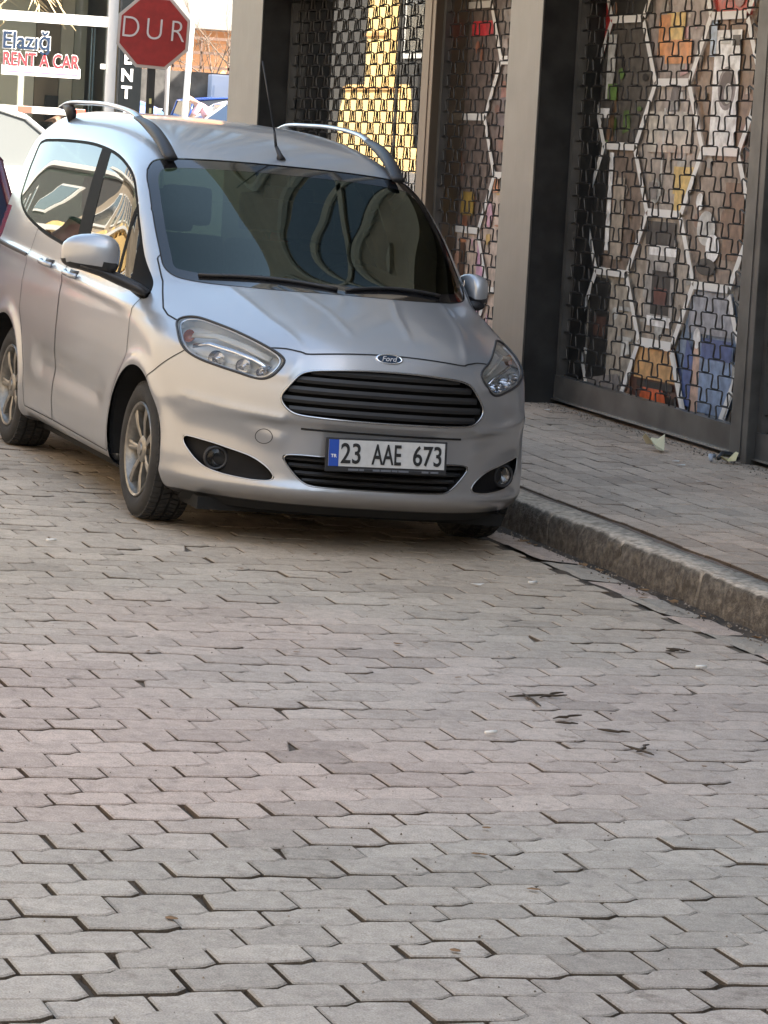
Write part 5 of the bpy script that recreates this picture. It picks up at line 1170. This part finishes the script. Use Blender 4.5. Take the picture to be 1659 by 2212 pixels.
# buildings beyond
ORW=mat('orange_render',(.74,.38,.20),rough=.9,noise=.06,nscale=1)
b,add=building('orange_building',15.0,32,84,94,16,ORW,'sunlit orange building beyond the junction, right of the stop sign',rows=3,cols=5,z0=7,face='y')
mb=MB(); mb.box(20.6,26,82.6,84,5.3,9); add(mb,'balcony_box',mat('grey_box',(.22,.22,.21),rough=.8)); mb=MB(); mb.box(20.9,21.6,82.3,82.58,5.8,6.4,bev=.03); add(mb,'air_conditioner',mat('ac_white',(.5,.5,.48),rough=.5))
mb=MB()
for z in (4.95,4.5,4.05): mb.box(15.2,26,82.3,82.36,z,z+.09)
for k in range(12): mb.box(15.5+k*.9,15.56+k*.9,82.3,82.36,3.6,5.0)
add(mb,'balcony_railing',mat('railing_brown',(.12,.07,.05),rough=.6))
fe=MB(); fe.box(15,27,74,74.15,.9,3.75); tag(fe.build('fence',mat('fence_dark',(.07,.065,.06),rough=.9,noise=.5,nscale=2)),'dark boarded fence below the orange building','fence')
fe=MB(); fe.box(21.35,21.9,73.4,73.8,1,3.7,bev=.04); fe.box(21.42,21.83,73.36,73.39,1.3,3.4); tag(fe.build('utility_cabinet',mat('cabinet_blue',(.42,.47,.60),rough=.6)),'pale blue grey cabinet in front of the dark fence','cabinet')
building('far_building',2,13.5,84,96,14,CRM,'cream building far up the street behind the rental office',rows=3,cols=4,face='y')
building('side_building',26,44,13,70,9,CRM,'cream building along the far side of the cross street, hidden behind the shop',rows=1,cols=6,face='x-')
# bare branches
def tree(base,h,label,cat='tree',seed=1,spread=1.0,leaf=None,nb=9,droop=0,r0=.1):
    Rr=random.Random(seed); o=empty('bare_tree',base,label=label,cat=cat); t=MB(); c=MB(); P=[(Rr.uniform(-.05,.05)*i,Rr.uniform(-.05,.05)*i,h*.5*i/4) for i in range(5)]; t.tube(P,[r0*(1-.12*i) for i in range(5)],8); t.build('trunk',mat('bark',(.16,.12,.09),rough=.9,noise=.3,nscale=10),o,True)
    def grow(p,d,l,r,lv):
        q=[p]
        for i in range(4): d=(d+Vector((Rr.gauss(0,.16),Rr.gauss(0,.16),Rr.gauss(0,.10)-droop*(3-lv)*.10))).normalized(); q.append(q[-1]+d*l/4)
        c.tube(q,[r*(1-.17*i) for i in range(5)],4 if lv<2 else 5)
        if lv>0:
            for _ in range(4 if lv>1 else 5): k=Rr.randint(1,4); grow(q[k],(d+Vector((Rr.uniform(-1,1),Rr.uniform(-1,1),Rr.uniform(-.4,.8)))).normalized(),l*.6,r*.5,lv-1)
    for i in range(nb):
        a=2*math.pi*i/nb; grow(Vector(P[2+i%3]),Vector((math.cos(a)*spread,math.sin(a)*spread,1)).normalized(),h*.5,r0*.45,2)
    c.build('crown',leaf or mat('bark',(.16,.12,.09),rough=.9),o,True); return o
tree((22.0,75.5,1.4),4.0,'bare thin tree against the orange wall just right of the white pole',seed=3,nb=6,r0=.07)
tree((23.2,77,1.4),4.6,'bare thin tree against the orange wall, right of the pale blue cabinet',seed=8,nb=6,r0=.07)
# pale drooping tree top at the left corner
o=empty('palm_tree',(2.75,20.9,zroad(2.75,20.9)),label='sunlit dry drooping fronds in the top left corner',cat='tree'); Rr=random.Random(5); t=MB(); t.tube([(0,0,0),(.05,0,1.5),(0,.05,3.4)],[.16,.13,.12],10); t.build('trunk',mat('palm_bark',(.28,.20,.12),rough=.9,noise=.4,nscale=12),o,True)
c=MB()
for i in range(46):
    a=Rr.uniform(0,2*math.pi); L=Rr.uniform(.7,1.25); zz=3.5+Rr.uniform(-.25,.35); P=[]
    for k in range(7):
        s=k/6; P.append(Vector((math.cos(a)*L*s,math.sin(a)*L*s,zz+.35*s-1.05*L*s*s)))
    c.tube(P,[.010-.001*k for k in range(7)],4)
    for k in range(1,7):
        for sd in (-1,1):
            for rep in range(3):
                p=P[k]+(P[k-1]-P[k])*rep/3; dd=Vector((-math.sin(a)*sd+.5*math.cos(a),math.cos(a)*sd+.5*math.sin(a),-.7)).normalized(); e=p+dd*Rr.uniform(.16,.30); n_=Vector((0,0,1)).cross(dd).normalized()*.008
                c.add([p-n_,p+n_,e+n_*.2,e-n_*.2],[(0,1,2,3)])
c.build('crown',mat('dry_frond',(.62,.48,.27),rough=.8,noise=.25,nscale=8),o)
# barrier with red ends across the office front
mb=MB(); mb.box(3.6,4.86,23.3,23.36,1.94,2.02); o=mb.build('barrier_bar',mat('bar_white',(.75,.74,.72),rough=.5),None); tag(o,'low red and white bar across the rental office front above the white car','barrier')
for x0,x1 in ((4.05,4.22),(4.70,4.86),(3.6,3.72)):
    m_=MB(); m_.box(x0,x1,23.294,23.299,1.944,2.016); m_.build('red_band',mat('bar_red',(.7,.10,.07),rough=.5),o)
for x in (3.7,4.8): m_=MB(); m_.box(x-.02,x+.02,23.31,23.35,zr-.02,1.94); m_.build('leg',mat('bar_white',(.75,.74,.72)),o)
# two people: skinned figures
def person(loc,rz,joints,edges,cloth,label,sc=1.0,parts=()):
    """joints: name -> (x,y,z,r). One skinned body; clothing as looser shells."""
    o=empty('person',loc,rz,label=label,cat='person')
    def skin(nm,js,es,m,add=0,root=None):
        me=bpy.data.meshes.new(nm); names=list(js); me.from_pydata([tuple(c*sc for c in js[k][:3]) for k in names],[(names.index(a),names.index(b)) for a,b in es],[]); ob=link(bpy.data.objects.new(nm,me),o)
        md=ob.modifiers.new('s','SKIN'); 
        for i,k in enumerate(names): r=js[k][3]*sc+add; me.skin_vertices[0].data[i].radius=(r,r); me.skin_vertices[0].data[i].use_root=(k==(root or names[0]))
        sb=ob.modifiers.new('d','SUBSURF'); sb.levels=2; sb.render_levels=2
        dg=bpy.context.evaluated_depsgraph_get(); dg.update(); m2=bpy.data.meshes.new_from_object(ob.evaluated_get(dg)); ob.modifiers.clear(); ob.data=m2; m2.name=nm; m2.materials.clear(); m2.materials.append(m); m2.polygons.foreach_set('use_smooth',[True]*len(m2.polygons)); return ob
    skin('body',joints,edges,mat('skin',(.45,.27,.20),rough=.6))
    for nm,keys,es,m,ad in parts: skin(nm,{k:joints[k] for k in keys},es,m,ad)
    return o
J=dict(pelvis=(0,0,.92,.14),belly=(.10,0,1.05,.13),chest=(.27,0,1.22,.145),neck=(.42,0,1.32,.055),head=(.50,0,1.36,.085),crown=(.58,0,1.38,.075),
 shl=(.28,.17,1.25,.055),ell=(.42,.20,1.00,.042),wrl=(.55,.12,.80,.03),hal=(.60,.10,.74,.035),shr=(.28,-.17,1.25,.055),elr=(.44,-.2,1.02,.042),wrr=(.58,-.12,.84,.03),har=(.63,-.1,.79,.035),
 hil=(0,.09,.86,.09),knl=(.04,.10,.47,.06),anl=(-.02,.10,.09,.042),tol=(.12,.11,.03,.035),hir=(0,-.09,.86,.09),knr=(.08,-.10,.47,.06),anr=(.03,-.10,.09,.042),tor=(.17,-.11,.03,.035))
E_=[('pelvis','belly'),('belly','chest'),('chest','neck'),('neck','head'),('head','crown'),('chest','shl'),('shl','ell'),('ell','wrl'),('wrl','hal'),('chest','shr'),('shr','elr'),('elr','wrr'),('wrr','har'),('pelvis','hil'),('hil','knl'),('knl','anl'),('anl','tol'),('pelvis','hir'),('hir','knr'),('knr','anr'),('anr','tor')]
J_STAND=dict(pelvis=(0,0,.95,.13),belly=(.0,0,1.08,.125),chest=(.01,0,1.30,.15),neck=(.02,0,1.50,.055),head=(.06,0,1.60,.085),crown=(.05,0,1.69,.08),
 shl=(.0,.19,1.42,.055),ell=(.05,.26,1.15,.042),wrl=(.25,.16,1.22,.03),hal=(.31,.12,1.26,.035),shr=(.0,-.19,1.42,.055),elr=(.05,-.26,1.15,.042),wrr=(.25,-.16,1.22,.03),har=(.31,-.12,1.26,.035),
 hil=(0,.09,.86,.09),knl=(.02,.10,.48,.06),anl=(-.02,.10,.09,.042),tol=(.12,.11,.03,.035),hir=(0,-.09,.86,.09),knr=(.02,-.10,.48,.06),anr=(-.02,-.10,.09,.042),tor=(.12,-.11,.03,.035))
E_P=E_
person((-1.85,6.2,zroad(-1.85,6.2)),math.pi-.6,J_STAND,E_P,None,'person in a maroon jumper standing beside the van, mirrored in its side window',1.0,[
 ('jumper',['pelvis','belly','chest','shl','ell','wrl','shr','elr','wrr'],[('pelvis','belly'),('belly','chest'),('chest','shl'),('shl','ell'),('ell','wrl'),('chest','shr'),('shr','elr'),('elr','wrr')],mat('maroon_wool',(.16,.01,.015),rough=.9),.025),
 ('trousers',['pelvis','hil','knl','anl','hir','knr','anr'],[('pelvis','hil'),('hil','knl'),('knl','anl'),('pelvis','hir'),('hir','knr'),('knr','anr')],mat('dark_trousers',(.03,.03,.04),rough=.9),.02),
 ('hair',['head','crown'],[('head','crown')],mat('dark_hair',(.012,.01,.01),rough=.7),.012)])
PKM=mat('pink_top',(.75,.45,.48),rough=.8); OGM=mat('orange_skirt',(.78,.35,.22),rough=.8)
person((17.45,60.2,1.36),math.pi-.25,J,E_,None,'person in a pink top and orange bottoms bending forward beside the blue car',1.03,[
 ('top',['pelvis','belly','chest','shl','ell','shr','elr'],[('pelvis','belly'),('belly','chest'),('chest','shl'),('shl','ell'),('chest','shr'),('shr','elr')],PKM,.022),
 ('trousers',['pelvis','hil','knl','anl','hir','knr','anr'],[('pelvis','hil'),('hil','knl'),('knl','anl'),('pelvis','hir'),('hir','knr'),('knr','anr')],OGM,.024),
 ('head_cover',['head','crown'],[('head','crown')],mat('pink_scarf',(.72,.42,.40),rough=.9),.012)])
BKM=mat('black_jacket',(.015,.017,.02),rough=.8)
J2=dict(J); J2.update(hil=(.0,.09,.9,.09),knl=(.42,.12,.88,.06),anl=(.44,.12,.48,.042),tol=(.56,.12,.43,.035),hir=(.0,-.09,.9,.09),knr=(.42,-.12,.88,.06),anr=(.44,-.12,.48,.042),tor=(.56,-.12,.43,.035))
person((4.42,24.62,zr+.06),.15,J2,E_,None,'person in black leaning over a desk inside the rental office',1.0,[
 ('jacket',['pelvis','belly','chest','shl','ell','wrl','shr','elr','wrr'],[('pelvis','belly'),('belly','chest'),('chest','shl'),('shl','ell'),('ell','wrl'),('chest','shr'),('shr','elr'),('elr','wrr')],BKM,.03),
 ('trousers',['pelvis','hil','knl','anl','hir','knr','anr'],[('pelvis','hil'),('hil','knl'),('knl','anl'),('pelvis','hir'),('hir','knr'),('knr','anr')],BKM,.02),
 ('hair',['head','crown'],[('head','crown')],mat('dark_hair',(.012,.01,.01),rough=.7),.014)])
d=MB(); d.box(4.62,5.2,24.3,24.85,zr+.9,zr+.95); d.box(4.64,4.69,24.32,24.37,zr+.02,zr+.9); d.box(5.1,5.15,24.78,24.83,zr+.02,zr+.9); tag(d.build('desk',TAN),'desk inside the rental office under the monitor','desk')
s_=MB(); s_.box(4.2,4.6,24.4,24.8,zr+.72,zr+.80); s_.box(4.38,4.42,24.58,24.62,zr+.02,zr+.72); tag(s_.build('stool',BLK),'stool under the person in the rental office','stool')

flat_piece('paper_scrap',onpave(2.823,2.513,.004),.075,mat('cream_paper',(.62,.55,.36),rough=.8),'crumpled cream paper lying against the roller grille sill','litter',n=9,ell=.8,cur=1.3)
flat_piece('paper_bit',onpave(2.742,2.056),.022,PAP,'white paper bit on the pavement below the roller grille, upper of two','litter',n=5,ell=1.3,rz=0.30)
flat_piece('paper_bit',onpave(2.705,1.899),.022,PAP,'white paper bit on the pavement below the roller grille, lower of two','litter',n=5,ell=1.3,rz=0.30)
flat_piece('paper_bit',onpave(2.986,4.442),.022,PAP,'white scrap at the foot of the steel pillar beside the van nose','litter',n=5,ell=1.3,rz=0.30)
flat_piece('paper_bit',onpave(2.480,1.211),.022,PAP,'pale pink bit on the pavement in front of the striped wrapper','litter',n=5,ell=1.3,rz=0.30)
wr=flat_piece('food_wrapper',onpave(3.061,2.077,.004),.055,mat('wrapper_yellow',(.60,.52,.28),rough=.5),'crumpled yellow and dark wrapper by the sill below the door post','litter',n=9,ell=1.1,cur=1.1)
b_=MB(); b_.tube([(-.06,0,.02),(-.02,.03,.045),(.03,.03,.04),(.06,0,.02)],[.012,.016,.016,.01],7); b_.build('wrapper_fold',BLK,wr,True); b_=MB(); b_.tube([(-.10,0,.01),(-.09,.03,.03),(-.06,.04,.03)],[.01,.016,.01],7); b_.build('wrapper_end',mat('wrapper_grey',(.35,.37,.42),rough=.5),wr,True)
b_=MB(); b_.tube([(-.022,0,.006),(.022,0,.006)],.0055,8); o=b_.build('cigarette_end',BUT,None,True); o.location=onroad(0.517,-1.359,.004); o.rotation_euler=(0,0,0.1+.3); tag(o,'white cigarette end on the road near the gutter in front of the van','litter')
b_=MB(); b_.tube([(-.022,0,.006),(.022,0,.006)],.0055,8); o=b_.build('cigarette_end',BUT,None,True); o.location=onroad(-0.898,-4.452,.004); o.rotation_euler=(0,0,0.0+.3); tag(o,'white cigarette end near the middle of the road, below the dark twigs','litter')
b_=MB(); b_.tube([(-.022,0,.006),(.022,0,.006)],.0055,8); o=b_.build('cigarette_end',BUT,None,True); o.location=onroad(-1.414,-0.886,.004); o.rotation_euler=(0,0,0.0+.3); tag(o,'white cigarette end on the road left of the front wheel','litter')
b_=MB(); b_.tube([(-.022,0,.006),(.022,0,.006)],.0055,8); o=b_.build('cigarette_end',BUT,None,True); o.location=onroad(0.444,-3.141,.004); o.rotation_euler=(0,0,-0.2+.3); tag(o,'white paper strip on the road near the right edge of the photo','litter')
flat_piece('paper_bit',onroad(0.230,-1.459,.003),.022,PAP,'small white and brown scrap on the road under the van nose','litter',n=5,ell=1.2)
TW=[((-0.583, -3.806, -0.36, -3.791), 'long dark twig of the cluster in mid road, farthest from us'), ((-0.504, -3.755, -0.541, -3.983), 'short dark twig slanting under the long one in mid road'), ((-0.568, -4.165, -0.457, -4.113), 'dark twig in the second cluster of mid road, upper one'), ((-0.591, -4.239, -0.53, -4.264), 'dark twig in the second cluster of mid road, lower one'), ((-0.484, -4.326, -0.397, -4.382), 'thin dark twig right of the second twig cluster'), ((-0.493, -4.561, -0.462, -4.718), 'dark twig nearest us in the right hand row of twigs'), ((-0.497, -4.659, -0.409, -4.55), 'short dark twig crossing the nearest twig'), ((0.474, -2.758, 0.543, -2.834), 'dark twig on the road near the gutter, right of the van'), ((0.448, -2.835, 0.52, -2.802), 'short dark twig beside the one near the gutter'), ((-0.475, -3.825, -0.351, -3.728), 'dark twig at the right end of the long twig cluster')]
for (x0,y0,x1,y1),lb in TW:
    b_=MB(); P=[]; L=math.hypot(x1-x0,y1-y0); n=6
    for k in range(n): t=k/(n-1)-.5; P.append(((x1-x0)*t+Rl.uniform(-.006,.006),(y1-y0)*t+Rl.uniform(-.012,.012),.004))
    b_.tube(P,[.002,.004,.005,.004,.004,.002],6); o=b_.build('twig',mat('wet_twig',(.05,.035,.022),rough=.8),None,True); o.location=onroad((x0+x1)/2,(y0+y1)/2,.003); tag(o,lb,'twig','fallen twigs on the road')
LV=[(-1.54, -5.971), (-1.524, -5.98), (-1.526, -6.32), (-0.642, -3.509), (-1.404, -5.692), (-0.351, -4.83), (-0.742, -1.334), (-0.265, -0.846), (-1.665, -3.269), (-0.639, -2.903), (-0.517, -2.86), (-1.104, -3.154), (-2.542, -6.623), (-1.944, -6.872)]
for k,(x,y) in enumerate(LV): flat_piece('dead_leaf',onroad(x,y,.003),.008+.007*Rl.random(),LEAF,'small dark dead leaf fragment lying on the paving','leaf',n=6,ell=1.3,rz=Rl.uniform(0,3),group='dead leaf fragments on the paving')

# grit gathered along the kerb, the sill and the joints
b_=MB(); Rg=random.Random(3)
def grain(p,r):
    a=Rg.uniform(0,6.28); P=[p+Vector((r*math.cos(a+k*2.1),r*math.sin(a+k*2.1),-.001)) for k in range(3)]+[p+Vector((0,0,r*.9))]
    b_.add(P,[(0,1,3),(1,2,3),(2,0,3)],Rg.choice((0,0,1,2)))
for _ in range(600):
    y=Rg.uniform(-5,3); x=1.09-abs(Rg.gauss(0,.07)); grain(onroad(x,y,-.002),Rg.uniform(.0025,.008))
for _ in range(700):
    y=Rg.uniform(1.2,5.2); x=3.19-abs(Rg.gauss(0,.09)); grain(onpave(x,y,.0),Rg.uniform(.002,.008))
for _ in range(900): grain(onroad(Rg.uniform(-4.5,.8),Rg.uniform(-8,1),0),Rg.uniform(.0015,.0045))
for _ in range(350): grain(onpave(Rg.uniform(1.3,3.1),Rg.uniform(-2,5),0),Rg.uniform(.0015,.005))
tag(b_.build('grit',[mat('grit_dark',(.09,.07,.05),rough=.95),mat('grit_tan',(.19,.145,.10),rough=.95),mat('grit_pale',(.26,.22,.18),rough=.95)]),'loose grit and crumbs scattered along the kerb, the sill and the paving','grit',kind='stuff')
for k in range(26):
    y=Rg.uniform(-4.2,1.5); x=1.05-abs(Rg.gauss(0,.06)); flat_piece('dead_leaf',onroad(x,y,.002),Rg.uniform(.010,.024),LEAF,'small dark dead leaf fragment lying in the gutter by the kerb','leaf',n=6,ell=1.3,rz=Rg.uniform(0,3),group='dead leaf fragments along the gutter',cur=.6)
